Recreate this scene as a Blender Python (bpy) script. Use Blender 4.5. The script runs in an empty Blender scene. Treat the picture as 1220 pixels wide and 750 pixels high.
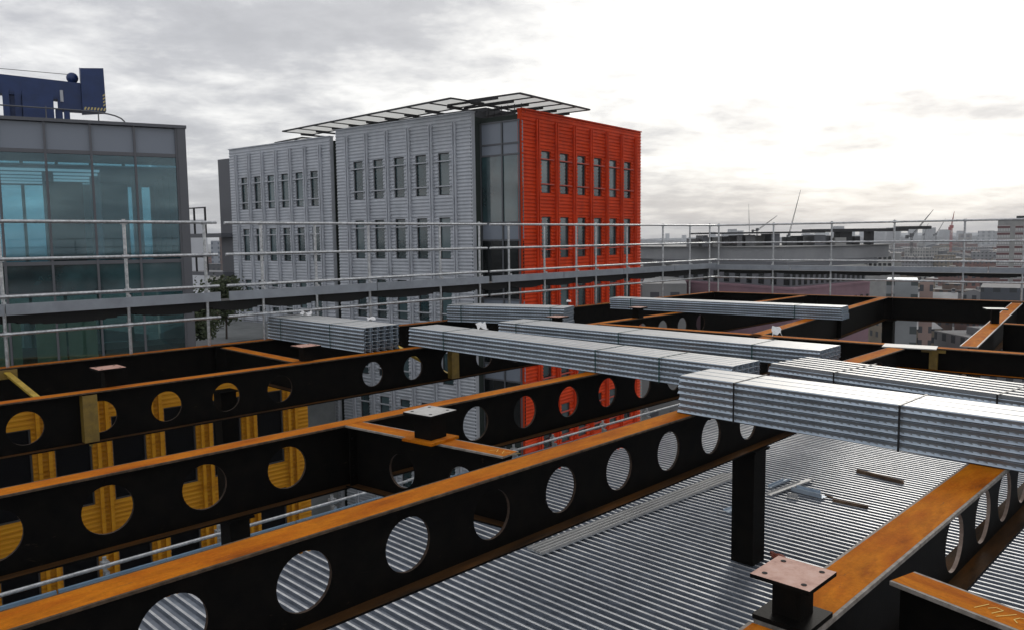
import bpy, math, random
from mathutils import Vector, Matrix
random.seed(7)
R=math.radians
SC=bpy.context.scene; COL=SC.collection
# ------------------------------------------------------------------ camera model (photo 1220x750)
F=950.0; CX,CY=610.0,375.0; HC=1.63
_p=math.atan(90.5/F); _r=R(0.716)
_cp,_sp,_c,_s=math.cos(_p),math.sin(_p),math.cos(_r),math.sin(_r)
r0=Vector((1,0,0)); u0=Vector((0,_sp,_cp)); FW=Vector((0,_cp,-_sp))
RT=_c*r0-_s*u0; UP=_c*u0+_s*r0
def ray(x,y): return (x-CX)/F*RT-(y-CY)/F*UP+FW
def Pz(x,y,z=0.0):
    d=ray(x,y); t=(z-HC)/d.z; return Vector((d.x*t,d.y*t,z))
def Pd(x,y,Y):
    d=ray(x,y); t=Y/d.y; return Vector((d.x*t,Y,HC+d.z*t))
def Pv(x,y,o,ang):           # meet the vertical plane through o that runs at angle ang
    n=Vector((-math.sin(ang),math.cos(ang),0)); d=ray(x,y)
    t=(o.x*n.x+o.y*n.y)/(d.x*n.x+d.y*n.y); return Vector((d.x*t,d.y*t,HC+d.z*t))

# ------------------------------------------------------------------ materials
def mat(name,col,rough=.6,metal=0,noise=None,nscale=5,bump=0,bscale=30,spec=.5,coord='Object',rvar=0,stretch=None,trans=0):
    m=bpy.data.materials.new(name); m.use_nodes=True; nt=m.node_tree; b=nt.nodes['Principled BSDF']
    b.inputs['Base Color'].default_value=(*col,1); b.inputs['Roughness'].default_value=rough
    b.inputs['Metallic'].default_value=metal; b.inputs['Specular IOR Level'].default_value=spec
    if trans: b.inputs['Transmission Weight'].default_value=trans
    tc=nt.nodes.new('ShaderNodeTexCoord'); src=tc.outputs[coord]
    if stretch:
        mp=nt.nodes.new('ShaderNodeMapping'); mp.inputs['Scale'].default_value=stretch
        nt.links.new(src,mp.inputs[0]); src=mp.outputs[0]
    if noise:
        n=nt.nodes.new('ShaderNodeTexNoise'); n.inputs['Scale'].default_value=nscale; n.inputs['Detail'].default_value=8; n.inputs['Roughness'].default_value=.62
        nt.links.new(src,n.inputs['Vector'])
        cr=nt.nodes.new('ShaderNodeValToRGB'); e=cr.color_ramp.elements
        while len(e)<len(noise): e.new(.5)
        for i,(ps,c) in enumerate(noise): e[i].position=ps; e[i].color=(*c,1)
        nt.links.new(n.outputs['Fac'],cr.inputs[0]); nt.links.new(cr.outputs[0],b.inputs['Base Color'])
        if rvar:
            mr=nt.nodes.new('ShaderNodeMapRange'); mr.inputs[3].default_value=max(0,rough-rvar); mr.inputs[4].default_value=min(1,rough+rvar)
            nt.links.new(n.outputs['Fac'],mr.inputs[0]); nt.links.new(mr.outputs[0],b.inputs['Roughness'])
    if bump:
        n2=nt.nodes.new('ShaderNodeTexNoise'); n2.inputs['Scale'].default_value=bscale; n2.inputs['Detail'].default_value=6
        nt.links.new(src,n2.inputs['Vector']); bp=nt.nodes.new('ShaderNodeBump'); bp.inputs['Strength'].default_value=bump; bp.inputs['Distance'].default_value=.01
        nt.links.new(n2.outputs['Fac'],bp.inputs['Height']); nt.links.new(bp.outputs[0],b.inputs['Normal'])
    return m
M={}
M['rust']=mat('rust_primer',(.5,.16,.02),.85,0,[(.25,(.17,.045,.008)),(.42,(.41,.108,.005)),(.58,(.50,.16,.007)),(.72,(.33,.09,.006)),(.82,(.17,.05,.01))],2.2,.25,60,stretch=(.8,2.5,2),spec=.06)
M['rust_dark']=mat('rust_dark',(.1,.04,.015),.75,0,[(.3,(.02,.014,.01)),(.55,(.075,.035,.012)),(.75,(.14,.05,.01))],2.5,.3,50,stretch=(.6,3,1),spec=.06)
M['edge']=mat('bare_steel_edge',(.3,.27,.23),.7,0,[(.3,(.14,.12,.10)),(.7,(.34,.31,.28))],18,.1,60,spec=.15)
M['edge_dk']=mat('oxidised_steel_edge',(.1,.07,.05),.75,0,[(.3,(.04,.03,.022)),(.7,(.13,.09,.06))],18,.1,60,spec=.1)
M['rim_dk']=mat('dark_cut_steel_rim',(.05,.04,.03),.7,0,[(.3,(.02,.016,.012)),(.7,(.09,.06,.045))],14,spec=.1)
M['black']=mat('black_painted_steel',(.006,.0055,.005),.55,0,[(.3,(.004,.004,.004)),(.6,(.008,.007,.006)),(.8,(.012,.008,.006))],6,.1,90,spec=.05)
M['white_edge']=mat('pale_margin_edge',(.45,.43,.4),.6,0,spec=.2)  # even pale grey for the painted flange margins
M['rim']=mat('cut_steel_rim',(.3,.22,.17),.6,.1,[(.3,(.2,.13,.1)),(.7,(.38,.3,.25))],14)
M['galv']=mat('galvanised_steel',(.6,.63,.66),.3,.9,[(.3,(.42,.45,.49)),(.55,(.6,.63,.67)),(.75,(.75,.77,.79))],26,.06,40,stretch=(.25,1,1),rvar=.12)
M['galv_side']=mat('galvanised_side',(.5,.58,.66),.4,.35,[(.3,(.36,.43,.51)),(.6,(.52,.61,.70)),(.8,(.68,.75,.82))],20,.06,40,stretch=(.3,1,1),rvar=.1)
M['galv_dark']=mat('galvanised_shadow_lip',(.09,.1,.11),.5,.7,[(.3,(.05,.055,.06)),(.7,(.14,.15,.165))],16)  # near-black tone of the same steel, painted shade for lips and undersides
M['galv_mid']=mat('galvanised_web_shade',(.2,.21,.22),.45,.4,[(.3,(.14,.15,.16)),(.7,(.24,.25,.26))],14,stretch=(.3,1,1))  # darker copy of the same steel: shade painted on the upright webs
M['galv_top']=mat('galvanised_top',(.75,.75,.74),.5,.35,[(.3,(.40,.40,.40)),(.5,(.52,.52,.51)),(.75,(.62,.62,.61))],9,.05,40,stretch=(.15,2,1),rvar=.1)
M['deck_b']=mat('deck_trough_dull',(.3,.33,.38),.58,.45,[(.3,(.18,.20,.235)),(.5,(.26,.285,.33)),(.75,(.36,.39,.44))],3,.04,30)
M['deck_slope']=mat('deck_rib_side',(.1,.11,.13),.5,.5,[(.3,(.14,.16,.19)),(.7,(.28,.31,.36))],5)  # same sheet, darker: shade of the rib sides put into the colour
M['deck_top']=mat('deck_rib_crown',(.75,.76,.77),.5,.6,[(.3,(.62,.63,.65)),(.55,(.82,.83,.84)),(.8,(.92,.92,.92))],7,.04,30,rvar=.14)  # same sheet, brighter: sky highlights on the crowns put into the colour
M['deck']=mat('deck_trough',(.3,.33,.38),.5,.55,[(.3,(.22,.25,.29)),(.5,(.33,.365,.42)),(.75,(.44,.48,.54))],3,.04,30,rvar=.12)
M['tube']=mat('scaffold_tube',(.62,.64,.65),.36,.85,[(.3,(.4,.41,.43)),(.6,(.66,.68,.69)),(.8,(.8,.8,.8))],30,.05,60)
M['toe']=mat('toe_board_blue_grey',(.2,.24,.29),.5,.2,[(.3,(.24,.26,.29)),(.7,(.33,.36,.4))],4,.05,30)
M['toe_blue']=mat('toe_board_blue',(.1,.17,.25),.5,.1,[(.3,(.17,.27,.38)),(.7,(.24,.37,.5))],4)
M['sheet']=mat('black_sheeting',(.008,.008,.008),.8)
M['yellow']=mat('yellow_primer',(.45,.3,.03),.55,0,[(.3,(.3,.19,.02)),(.6,(.5,.34,.04)),(.8,(.55,.42,.06))],9)
M['yellow_dk']=mat('yellow_ochre_plate',(.22,.14,.025),.55,0,[(.3,(.14,.09,.02)),(.7,(.28,.18,.03))],9)
M['pink']=mat('red_oxide_plate',(.42,.22,.17),.65,0,[(.3,(.3,.13,.09)),(.5,(.46,.25,.19)),(.8,(.55,.36,.3))],16,.1,80)
M['pale_plate']=mat('pale_grey_plate',(.48,.47,.45),.6,.1,[(.3,(.38,.37,.35)),(.7,(.55,.54,.52))],14)
M['strap']=mat('green_strap',(.01,.06,.055),.5)
M['strapb']=mat('black_strap',(.01,.01,.012),.5)
M['white']=mat('white_plastic',(.8,.8,.8),.5)
M['wood']=mat('old_timber',(.12,.07,.04),.8,0,[(.3,(.05,.03,.02)),(.7,(.18,.11,.06))],12)
M['glove']=mat('red_glove',(.28,.07,.04),.8)
M['hole']=mat('bolt_hole',(.004,.004,.004),.9)
M['chalk']=mat('yellow_chalk',(.75,.55,.15),.9)
M['cgrey']=mat('grey_glazed_ceramic',(.36,.38,.42),.4,0,[(.3,(.47,.495,.54)),(.7,(.58,.605,.65))],1.2,.0,spec=.4)
M['cred']=mat('red_glazed_ceramic',(.6,.045,.012),.5,0,[(.3,(.54,.045,.011)),(.7,(.74,.07,.014))],1.2,spec=.1)
M['cyel']=mat('yellow_glazed_ceramic',(.5,.24,.02),.5,0,[(.3,(.30,.13,.01)),(.45,(.46,.20,.012)),(.7,(.5,.25,.02))],2.5,spec=.1,stretch=(.3,.3,3))
M['barr']=mat('red_window_bar',(.5,.07,.04),.5)
M['barg']=mat('pale_window_bar',(.5,.52,.56),.5)
M['frame']=mat('dark_window_frame',(.04,.042,.045),.5)
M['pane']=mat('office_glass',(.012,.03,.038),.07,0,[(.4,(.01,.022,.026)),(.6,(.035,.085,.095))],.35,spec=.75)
M['pane_dk']=mat('dark_office_glass',(.006,.008,.009),.1,0,spec=.45)
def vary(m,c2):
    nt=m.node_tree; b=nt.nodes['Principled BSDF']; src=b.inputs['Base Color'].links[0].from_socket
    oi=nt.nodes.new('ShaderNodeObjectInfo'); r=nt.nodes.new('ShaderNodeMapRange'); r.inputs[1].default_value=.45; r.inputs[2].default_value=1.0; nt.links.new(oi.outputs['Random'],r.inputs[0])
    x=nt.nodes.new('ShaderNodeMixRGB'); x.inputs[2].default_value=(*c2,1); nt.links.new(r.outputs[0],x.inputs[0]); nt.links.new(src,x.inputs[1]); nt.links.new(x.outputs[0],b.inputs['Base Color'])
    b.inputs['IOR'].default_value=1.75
vary(M['pane'],(.10,.16,.175))  # random panes tinted paler, standing in for reflected sky
M['pane_black']=mat('unlit_window',(.003,.003,.004),.3,0,spec=.12)
M['spandrel']=mat('grey_spandrel_glass',(.22,.25,.3),.25,0,spec=.5)
M['dkmetal']=mat('dark_roof_steel',(.03,.03,.033),.6,.3)
M['gmetal']=mat('grey_cladding_metal',(.13,.135,.15),.5,.4)
M['bluec']=mat('blue_crane_paint',(.012,.035,.13),.45,0,[(.3,(.009,.028,.1)),(.7,(.016,.045,.16))],2)
M['roofgrey']=mat('roof_felt',(.16,.16,.165),.85,0,[(.3,(.11,.11,.115)),(.7,(.21,.21,.215))],.4)
M['terr']=mat('terrace_paving',(.17,.18,.18),.8,0,[(.3,(.12,.13,.13)),(.7,(.22,.23,.23))],.6)
M['leaf']=mat('dark_leaf',(.05,.07,.03),.7,0,[(.3,(.03,.045,.02)),(.7,(.08,.1,.04))],3)
M['bark']=mat('bark',(.06,.045,.035),.9)
M['mauve']=mat('mauve_cladding',(.22,.12,.15),.6,0,[(.3,(.18,.10,.125)),(.7,(.26,.145,.175))],.3)
M['concrete']=mat('pale_concrete',(.32,.32,.31),.8,0,[(.3,(.25,.25,.245)),(.7,(.38,.38,.37))],.3)
M['bluewall']=mat('glass_backed_blue',(.1,.2,.28),.5)
M['teal']=mat('teal_blind',(.12,.30,.30),.8)
M['ceil']=mat('office_ceiling',(.35,.42,.45),.9)
M['greenblind']=mat('pale_green_blind',(.26,.36,.31),.8,0,[(.3,(.5,.62,.55)),(.7,(.62,.74,.67))],2)
M['innerdark']=mat('near_black_fill',(.02,.03,.025),.8)
# curtain wall glass: see-through, blue-green tinted
m=bpy.data.materials.new('curtain_glass'); m.use_nodes=True; nt=m.node_tree; nt.nodes.clear()
o=nt.nodes.new('ShaderNodeOutputMaterial'); mx=nt.nodes.new('ShaderNodeMixShader'); g=nt.nodes.new('ShaderNodeBsdfGlossy'); t=nt.nodes.new('ShaderNodeBsdfTransparent')
g.inputs['Color'].default_value=(.7,.85,.9,1); g.inputs['Roughness'].default_value=.03; t.inputs['Color'].default_value=(.56,.74,.79,1)
fr=nt.nodes.new('ShaderNodeFresnel'); fr.inputs[0].default_value=1.9
nt.links.new(fr.outputs[0],mx.inputs[0]); nt.links.new(t.outputs[0],mx.inputs[1]); nt.links.new(g.outputs[0],mx.inputs[2]); nt.links.new(mx.outputs[0],o.inputs[0])
M['cglass']=m
m2=m.copy(); m2.name='pale_green_glass'; M['pglass']=m2
for n_ in m2.node_tree.nodes:
    if n_.type=='BSDF_TRANSPARENT': n_.inputs['Color'].default_value=(.70,.80,.76,1)
def winmat(name,wall,win,sx,sz,mort=.35):
    m=bpy.data.materials.new(name); m.use_nodes=True; nt=m.node_tree; b=nt.nodes['Principled BSDF']; b.inputs['Roughness'].default_value=.7
    tc=nt.nodes.new('ShaderNodeTexCoord'); sp=nt.nodes.new('ShaderNodeSeparateXYZ'); nt.links.new(tc.outputs['Object'],sp.inputs[0])
    ad=nt.nodes.new('ShaderNodeMath'); ad.operation='ADD'; nt.links.new(sp.outputs[0],ad.inputs[0]); nt.links.new(sp.outputs[1],ad.inputs[1])
    def cell(src,size,lo,hi):
        d=nt.nodes.new('ShaderNodeMath'); d.operation='DIVIDE'; d.inputs[1].default_value=size; nt.links.new(src,d.inputs[0])
        f=nt.nodes.new('ShaderNodeMath'); f.operation='FRACT'; nt.links.new(d.outputs[0],f.inputs[0])
        a=nt.nodes.new('ShaderNodeMath'); a.operation='GREATER_THAN'; a.inputs[1].default_value=lo; nt.links.new(f.outputs[0],a.inputs[0])
        c=nt.nodes.new('ShaderNodeMath'); c.operation='LESS_THAN'; c.inputs[1].default_value=hi; nt.links.new(f.outputs[0],c.inputs[0])
        q=nt.nodes.new('ShaderNodeMath'); q.operation='MULTIPLY'; nt.links.new(a.outputs[0],q.inputs[0]); nt.links.new(c.outputs[0],q.inputs[1]); return q.outputs[0]
    a=cell(ad.outputs[0],sx,.3,.75); c=cell(sp.outputs[2],sz,.3,.78)
    q=nt.nodes.new('ShaderNodeMath'); q.operation='MULTIPLY'; nt.links.new(a,q.inputs[0]); nt.links.new(c,q.inputs[1])
    ge=nt.nodes.new('ShaderNodeNewGeometry'); s2=nt.nodes.new('ShaderNodeSeparateXYZ'); nt.links.new(ge.outputs['Normal'],s2.inputs[0])
    l=nt.nodes.new('ShaderNodeMath'); l.operation='LESS_THAN'; l.inputs[1].default_value=.5; nt.links.new(s2.outputs[2],l.inputs[0])
    q2=nt.nodes.new('ShaderNodeMath'); q2.operation='MULTIPLY'; nt.links.new(q.outputs[0],q2.inputs[0]); nt.links.new(l.outputs[0],q2.inputs[1])
    n=nt.nodes.new('ShaderNodeTexNoise'); n.inputs['Scale'].default_value=.12; n.inputs['Detail'].default_value=6; nt.links.new(tc.outputs['Object'],n.inputs['Vector'])
    w=nt.nodes.new('ShaderNodeValToRGB'); w.color_ramp.elements[0].position=.3; w.color_ramp.elements[1].position=.7
    w.color_ramp.elements[0].color=(*[v*.7 for v in wall],1); w.color_ramp.elements[1].color=(*[min(1,v*1.25) for v in wall],1); nt.links.new(n.outputs['Fac'],w.inputs[0])
    mx=nt.nodes.new('ShaderNodeMixRGB'); mx.inputs[2].default_value=(*win,1); nt.links.new(q2.outputs[0],mx.inputs[0]); nt.links.new(w.outputs[0],mx.inputs[1]); nt.links.new(mx.outputs[0],b.inputs['Base Color'])
    return m

def grain(m,scale,lo,hi,stretch=(1,1,1),rough=.75):
    nt=m.node_tree; b=nt.nodes['Principled BSDF']; lk=b.inputs['Base Color'].links[0]; src=lk.from_socket
    tc=nt.nodes.new('ShaderNodeTexCoord'); mp=nt.nodes.new('ShaderNodeMapping'); mp.inputs['Scale'].default_value=stretch; nt.links.new(tc.outputs['Object'],mp.inputs[0])
    n=nt.nodes.new('ShaderNodeTexNoise'); n.inputs['Scale'].default_value=scale; n.inputs['Detail'].default_value=10; n.inputs['Roughness'].default_value=rough; nt.links.new(mp.outputs[0],n.inputs['Vector'])
    r=nt.nodes.new('ShaderNodeMapRange'); r.inputs[1].default_value=.3; r.inputs[2].default_value=.7; r.inputs[3].default_value=lo; r.inputs[4].default_value=hi; nt.links.new(n.outputs['Fac'],r.inputs[0])
    x=nt.nodes.new('ShaderNodeVectorMath'); x.operation='SCALE'; nt.links.new(src,x.inputs[0]); nt.links.new(r.outputs[0],x.inputs['Scale']); nt.links.new(x.outputs[0],b.inputs['Base Color'])
grain(M['rust'],40,.75,1.2,(1,1,1),.8); grain(M['rust'],7,.72,1.2,(.4,2,1)); grain(M['deck'],1.2,.7,1.25); grain(M['deck_top'],2,.75,1.15); grain(M['cred'],.6,.85,1.12,(1,1,.3)); grain(M['cgrey'],.6,.88,1.1,(1,1,.3)); grain(M['tube'],12,.6,1.2); grain(M['galv_top'],30,.85,1.1,(.2,1,1))
def scuffs(m,col,scale,lo,stretch):
    nt=m.node_tree; b=nt.nodes['Principled BSDF']; src=b.inputs['Base Color'].links[0].from_socket
    tc=nt.nodes.new('ShaderNodeTexCoord'); mp=nt.nodes.new('ShaderNodeMapping'); mp.inputs['Scale'].default_value=stretch; nt.links.new(tc.outputs['Object'],mp.inputs[0])
    n=nt.nodes.new('ShaderNodeTexNoise'); n.inputs['Scale'].default_value=scale; n.inputs['Detail'].default_value=12; n.inputs['Roughness'].default_value=.7; n.inputs['Distortion'].default_value=1.5; nt.links.new(mp.outputs[0],n.inputs['Vector'])
    r=nt.nodes.new('ShaderNodeMapRange'); r.inputs[1].default_value=lo; r.inputs[2].default_value=lo+.07; nt.links.new(n.outputs['Fac'],r.inputs[0])
    x=nt.nodes.new('ShaderNodeMixRGB'); x.inputs[2].default_value=(*col,1); nt.links.new(r.outputs[0],x.inputs[0]); nt.links.new(src,x.inputs[1]); nt.links.new(x.outputs[0],b.inputs['Base Color'])
scuffs(M['black'],(.035,.026,.018),4,.64,(1,1,3)); scuffs(M['rust'],(.10,.06,.035),5,.64,(.5,2,1)); scuffs(M['rust'],(.5,.36,.2),22,.70,(1,1,1))
# ------------------------------------------------------------------ mesh builder
class MB:
    def __init__(s): s.v=[]; s.f=[]; s.mi=[]
    def add(s,vs,fs,mi=0):
        o=len(s.v); s.v+= [tuple(v) for v in vs]
        for i,f in enumerate(fs): s.f.append(tuple(o+k for k in f)); s.mi.append(mi if isinstance(mi,int) else mi[i])
    def box(s,x0,x1,y0,y1,z0,z1,mi=0):      # mi may be list: bottom, top, -y, +x, +y, -x
        s.add([(x0,y0,z0),(x1,y0,z0),(x1,y1,z0),(x0,y1,z0),(x0,y0,z1),(x1,y0,z1),(x1,y1,z1),(x0,y1,z1)],
              [(0,3,2,1),(4,5,6,7),(0,1,5,4),(1,2,6,5),(2,3,7,6),(3,0,4,7)],mi)
    def obox(s,a,b,w,h,mi=0,up=Vector((0,0,1))):   # bar from a to b
        a=Vector(a);b=Vector(b);d=(b-a).normalized(); sd=d.cross(up)
        if sd.length<1e-4: sd=d.cross(Vector((0,1,0)))
        sd.normalize(); u=sd.cross(d).normalized(); sd=sd*w/2; u=u*h/2
        s.add([a-sd-u,a+sd-u,a+sd+u,a-sd+u,b-sd-u,b+sd-u,b+sd+u,b-sd+u],[(0,1,2,3),(7,6,5,4),(0,4,5,1),(1,5,6,2),(2,6,7,3),(3,7,4,0)],mi)
    def tube(s,a,b,r,n=10,mi=0,r2=None):
        a=Vector(a);b=Vector(b);d=(b-a).normalized(); q=d.cross(Vector((0,0,1)))
        if q.length<1e-3: q=d.cross(Vector((0,1,0)))
        q.normalize(); w=d.cross(q); r2=r if r2 is None else r2; vs=[]
        for c,rr in((a,r),(b,r2)):
            for i in range(n):
                t=2*math.pi*i/n; vs.append(c+q*math.cos(t)*rr+w*math.sin(t)*rr)
        fs=[(i,(i+1)%n,n+(i+1)%n,n+i) for i in range(n)]+[tuple(range(n))[::-1],tuple(range(n,2*n))]
        s.add(vs,fs,mi)
    def poly(s,pts,z0,z1,mi=0):            # prism over 2D outline (counter-clockwise)
        n=len(pts); s.add([(x,y,z0) for x,y in pts]+[(x,y,z1) for x,y in pts],[tuple(range(n))[::-1],tuple(range(n,2*n))]+[(i,(i+1)%n,n+(i+1)%n,n+i) for i in range(n)],mi)
    def build(s,name,mats,parent=None,smooth=False):
        me=bpy.data.meshes.new(name); me.from_pydata(s.v,[],s.f)
        for m in (mats if isinstance(mats,(list,tuple)) else [mats]): me.materials.append(M[m] if isinstance(m,str) else m)
        for p,i in zip(me.polygons,s.mi): p.material_index=i; p.use_smooth=smooth
        me.update(); o=bpy.data.objects.new(name,me); COL.objects.link(o)
        if parent is not None: o.parent=parent
        return o
def tag(o,label=None,cat=None,group=None,kind=None):
    if label: o['label']=label
    if cat: o['category']=cat
    if group: o['group']=group
    if kind: o['kind']=kind
    return o
def thing(name,label,cat,loc=(0,0,0),rz=0,group=None):
    o=bpy.data.objects.new(name,None); COL.objects.link(o); o.location=loc; o.rotation_euler=(0,0,rz); o.empty_display_size=.2
    return tag(o,label,cat,group)
def copy_tree(o,parent=None):
    c=o.copy(); COL.objects.link(c)
    if parent is not None: c.parent=parent
    for ch in list(o.children): copy_tree(ch,c)
    return c

A=R(45.3); Bp=R(-36.6); AP=R(53.5)
def unit(a): return Vector((math.cos(a),math.sin(a),0))

# ------------------------------------------------------------------ steel beams
def web_mesh(L,z0,z1,holes,r,zc,th=.012):
    """plate in the local XZ plane with round holes"""
    b=MB(); N=32; x=0; hs=sorted(h for h in holes if r<h<L-r)
    def plate(xa,xb):
        if xb-xa>1e-4:
            b.add([(xa,-th,z0),(xb,-th,z0),(xb,-th,z1),(xa,-th,z1),(xa,th,z0),(xb,th,z0),(xb,th,z1),(xa,th,z1)],[(0,1,2,3),(7,6,5,4)],0)
    for h in hs:
        xa,xb=h-r*1.25,h+r*1.25
        plate(x,xa); x=xb
        ring=[];out=[]
        for i in range(N):
            t=2*math.pi*i/N; c,s=math.cos(t),math.sin(t); ring.append((h+r*c,zc+r*s))
            k=1e9
            if abs(c)>1e-6: k=min(k,(r*1.25)/abs(c))
            if s>1e-6: k=min(k,(z1-zc)/s)
            if s<-1e-6: k=min(k,(zc-z0)/-s)
            out.append((h+k*c,zc+k*s))
        cs=[(xb,z1),(xa,z1),(xa,z0),(xb,z0)]
        vs=[(p[0],-th,p[1]) for p in ring]+[(p[0],-th,p[1]) for p in out]+[(p[0],th,p[1]) for p in ring]+[(p[0],th,p[1]) for p in out]
        fs=[];mi=[]
        for i in range(N):
            j=(i+1)%N
            fs.append((i,N+i,N+j,j)[::1]);mi.append(0); fs.append((2*N+i,2*N+j,3*N+j,3*N+i));mi.append(0)
            fs.append((i,j,2*N+j,2*N+i));mi.append(1)
        b.add(vs,fs,mi)
        for c in cs:          # fill the four corners left between the ring fan and the rectangle
            q=min(range(N),key=lambda i:(abs(math.atan2(math.sin(2*math.pi*(i+.5)/N-math.atan2(c[1]-zc,c[0]-h)),math.cos(2*math.pi*(i+.5)/N-math.atan2(c[1]-zc,c[0]-h))))))
            j=(q+1)%N
            for yy in(-th,th): b.add([(out[q][0],yy,out[q][1]),(c[0],yy,c[1]),(out[j][0],yy,out[j][1])],[(0,1,2)],0)
    plate(x,L)
    return b
def beam(name,label,A0,ang,L,w=.23,D=.58,holes=(),hr=.18,hz=-.305,tf=.015,borders=True,em='edge_dk',rm_='rim_dk',group=None,stiff=(),bot='rust_dark',edge_back=False):
    """A0 = point on the centre line, top surface at A0.z"""
    t=thing(name,label,'steel beam',A0,ang,group)
    b=MB(); e=.016 if borders else 0
    if borders:
        b.box(0,L,-w/2+e,w/2-e,-tf,0,[1,0,1,1,1,1]); b.box(0,L,-w/2,-w/2+e-.0005,-tf,-.0004,1); b.box(0,L,w/2-e+.0005,w/2,-tf,-.0004,1)
    else: b.box(0,L,-w/2,w/2,-tf,0,[1,0,1,1,1,1])
    b.build('top_flange',['rust',em],t)
    web_mesh(L,-D+tf,-tf,holes,hr,hz).build('web',['black',rm_],t)
    b=MB(); b.box(0,L,-w/2,w/2,-D,-D+tf,[1,0,1,1,1,1]); b.build('bottom_flange',[bot,'black'],t)
    for x,sd in stiff:
        b=MB(); b.box(x-.006,x+.006,min(sd*.0125,sd*(w/2-.01)),max(sd*.0125,sd*(w/2-.01)),-D+tf+.001,-tf-.001)
        for k in range(5): b.tube((x-.02,sd*.06,-.12-k*.085),(x+.02,sd*.06,-.12-k*.085),.014,6)
        b.build('stiffener_plate','black',t)
    return t
uA=unit(A); nA=Vector((-uA.y,uA.x,0))        # nA points away, to upper left
def centre(P,w): return P-nA*(w/2)
# front beam
A1=R(46.0); u1=unit(A1); b1s=Vector((1.555,7.445,0))-Vector((-u1.y,u1.x,0))*.12; back=7.2
def hx(s0,s1,off): return [off+s for s in s0] if False else None
node_b1=Pz(1057,412)
L1=(node_b1-b1s).dot(u1)
beam1=beam('cellular_beam','nearest long black steel beam with rusty orange top and round holes, running from the lower left over the metal decking',b1s-u1*back,A1,back+L1-.12,w=.24,
     holes=[back+.41-.753*k for k in range(-7,10) if -back+.3<.41-.753*k<L1-.3],group='long cellular beams')
b2s=centre(Vector((.78,9.58,0)),.24); node_b2=Pz(917,400.5); L2=(node_b2-b2s).dot(uA)
h2=[8-1.80+.745*k for k in range(0,9) if -1.8+.745*k<L2-.25]+[8-3.99-.72*k for k in range(0,6)]
beam2=beam('cellular_beam','second long rusty topped cellular beam, just behind the nearest one, with red and yellow facades seen through its holes',b2s-uA*8,A,8+L2-.1,w=.2,holes=sorted(h2),hz=-.285,group='long cellular beams',stiff=[(8-3.3,-1)])
b3s=centre(Vector((-1.59,12.15,0)),.24); end3=Pz(956,351.5); L3=(end3-b3s).dot(uA)
beam3=beam('cellular_beam','third long rusty topped cellular beam carrying two short plated stubs and yellow fin plates',b3s-uA*8,A,8+L3-.12,w=.2,
     holes=[8-.03+.745*k for k in range(-7,19) if k not in(-2,2,3,4,5) and .745*k<L3-.4 and (k<2 or k in(7,8,12))]+[8+9.0] if False else [8-.03+.745*k for k in range(-7,12) if k not in(-2,) and .745*k<L3-.4],group='long cellular beams')
b4s=centre(Vector((5.96,23.71,0)),.24); L4=19.4
beam4=beam('edge_beam','long black perimeter beam with orange top below the left scaffold guard rail',b4s-uA*(L4+3),A,L4+3,w=.2,stiff=[(L4+3-15.4,-1)])
# fix beam near right
brs=centre(Vector((3.26,5.58,0)),.25); frA=R(45.8); ubr=unit(frA)
hbr=[4-.12+.6*0+x for x in(-.65,0,.58,1.14,1.8,2.5)]
start=Pz(899,736)-Vector((ubr.y*-1,ubr.x,0))*.12
beam5=beam('cellular_beam','short near right cellular beam with weathered orange top and pale edges passing under the strapped bundles',start,frA,(brs-start).dot(ubr)+2.9,w=.25,
     holes=[(brs-start).dot(ubr)+x for x in(-.79,-.13,.46,1.04,1.66,2.28)],hr=.19,hz=-.33,em='edge',rm_='rim',tf=.022)
beam6=beam('cellular_beam','end of a rusty topped beam cut off by the bottom edge, butted against the near right beam',start-ubr*1.54,frA,1.5,w=.25,em='edge')
# far perimeter and right-hand grid
PE=Pz(848,347); PF=Pz(1220,358.7); aF=math.atan2(PF.y-PE.y,PF.x-PE.x); uF=unit(aF); nF=Vector((-uF.y,uF.x,0))
LF=(PF-PE).length+4
beamF=beam('edge_beam','black perimeter beam with thin orange top along the far side below the right guard rail',PE-nF*.1,aF,LF,w=.2,stiff=[(5.0,-1),(3.1,-1)])
R2a=Pz(713,384.5); R2b=Pz(1220,419.5); aR=math.atan2(R2b.y-R2a.y,R2b.x-R2a.x); uR=unit(aR); nR=Vector((-uR.y,uR.x,0))
beamR=beam('cross_beam','long shallow rusty beam crossing behind the bundles with a pale flat plate lying on it',R2a-nR*.1+uR*.12,aR,(R2b-R2a).length+2.5,w=.2,D=.34,bot='rust')
def xbeam(name,label,pa,pb,w,za=0,**k):
    a=Pz(*pa);b=Pz(*pb);d=(b-a);return beam(name,label,a,math.atan2(d.y,d.x),d.length,w=w,**k),a,b
c1,ca,cb=xbeam('cross_beam','short orange topped cross beam joining the left perimeter beam to the third long beam',(270,413),(356,430),.2,D=.42)
c2a=Pz(414,502.5); c2b=Pz(611,540.5); aC=math.atan2(c2b.y-c2a.y,c2b.x-c2a.x)
c2=beam('cross_beam','rusty cross beam carrying the pale plated stub between the two nearest long beams',c2a+unit(aC)*.07,aC,(c2b-c2a).length-.09,w=.2,D=.56,holes=[.62,1.3],hr=.15,hz=-.33,em='edge',stiff=[(.05,-1)])
c3a=Pz(1075,685.5); c3b=Pz(1208,736); aC3=math.atan2(c3b.y-c3a.y,c3b.x-c3a.x)
c3=beam('cross_beam','black cross beam with orange top and yellow chalk marks in the bottom right corner',c3a,aC3,2.2,w=.2,D=.5,em='edge',tf=.02)
x2a=Pz(897,399.5);x2b=Pz(1053,354); d=x2b-x2a
x2=beam('cross_beam','far narrow orange topped beam ending on the far edge beam right of the small stack',x2a+nR*.05,math.atan2(d.y,d.x),d.length-.1,w=.22,stiff=[(5.0,-1)])
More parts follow.
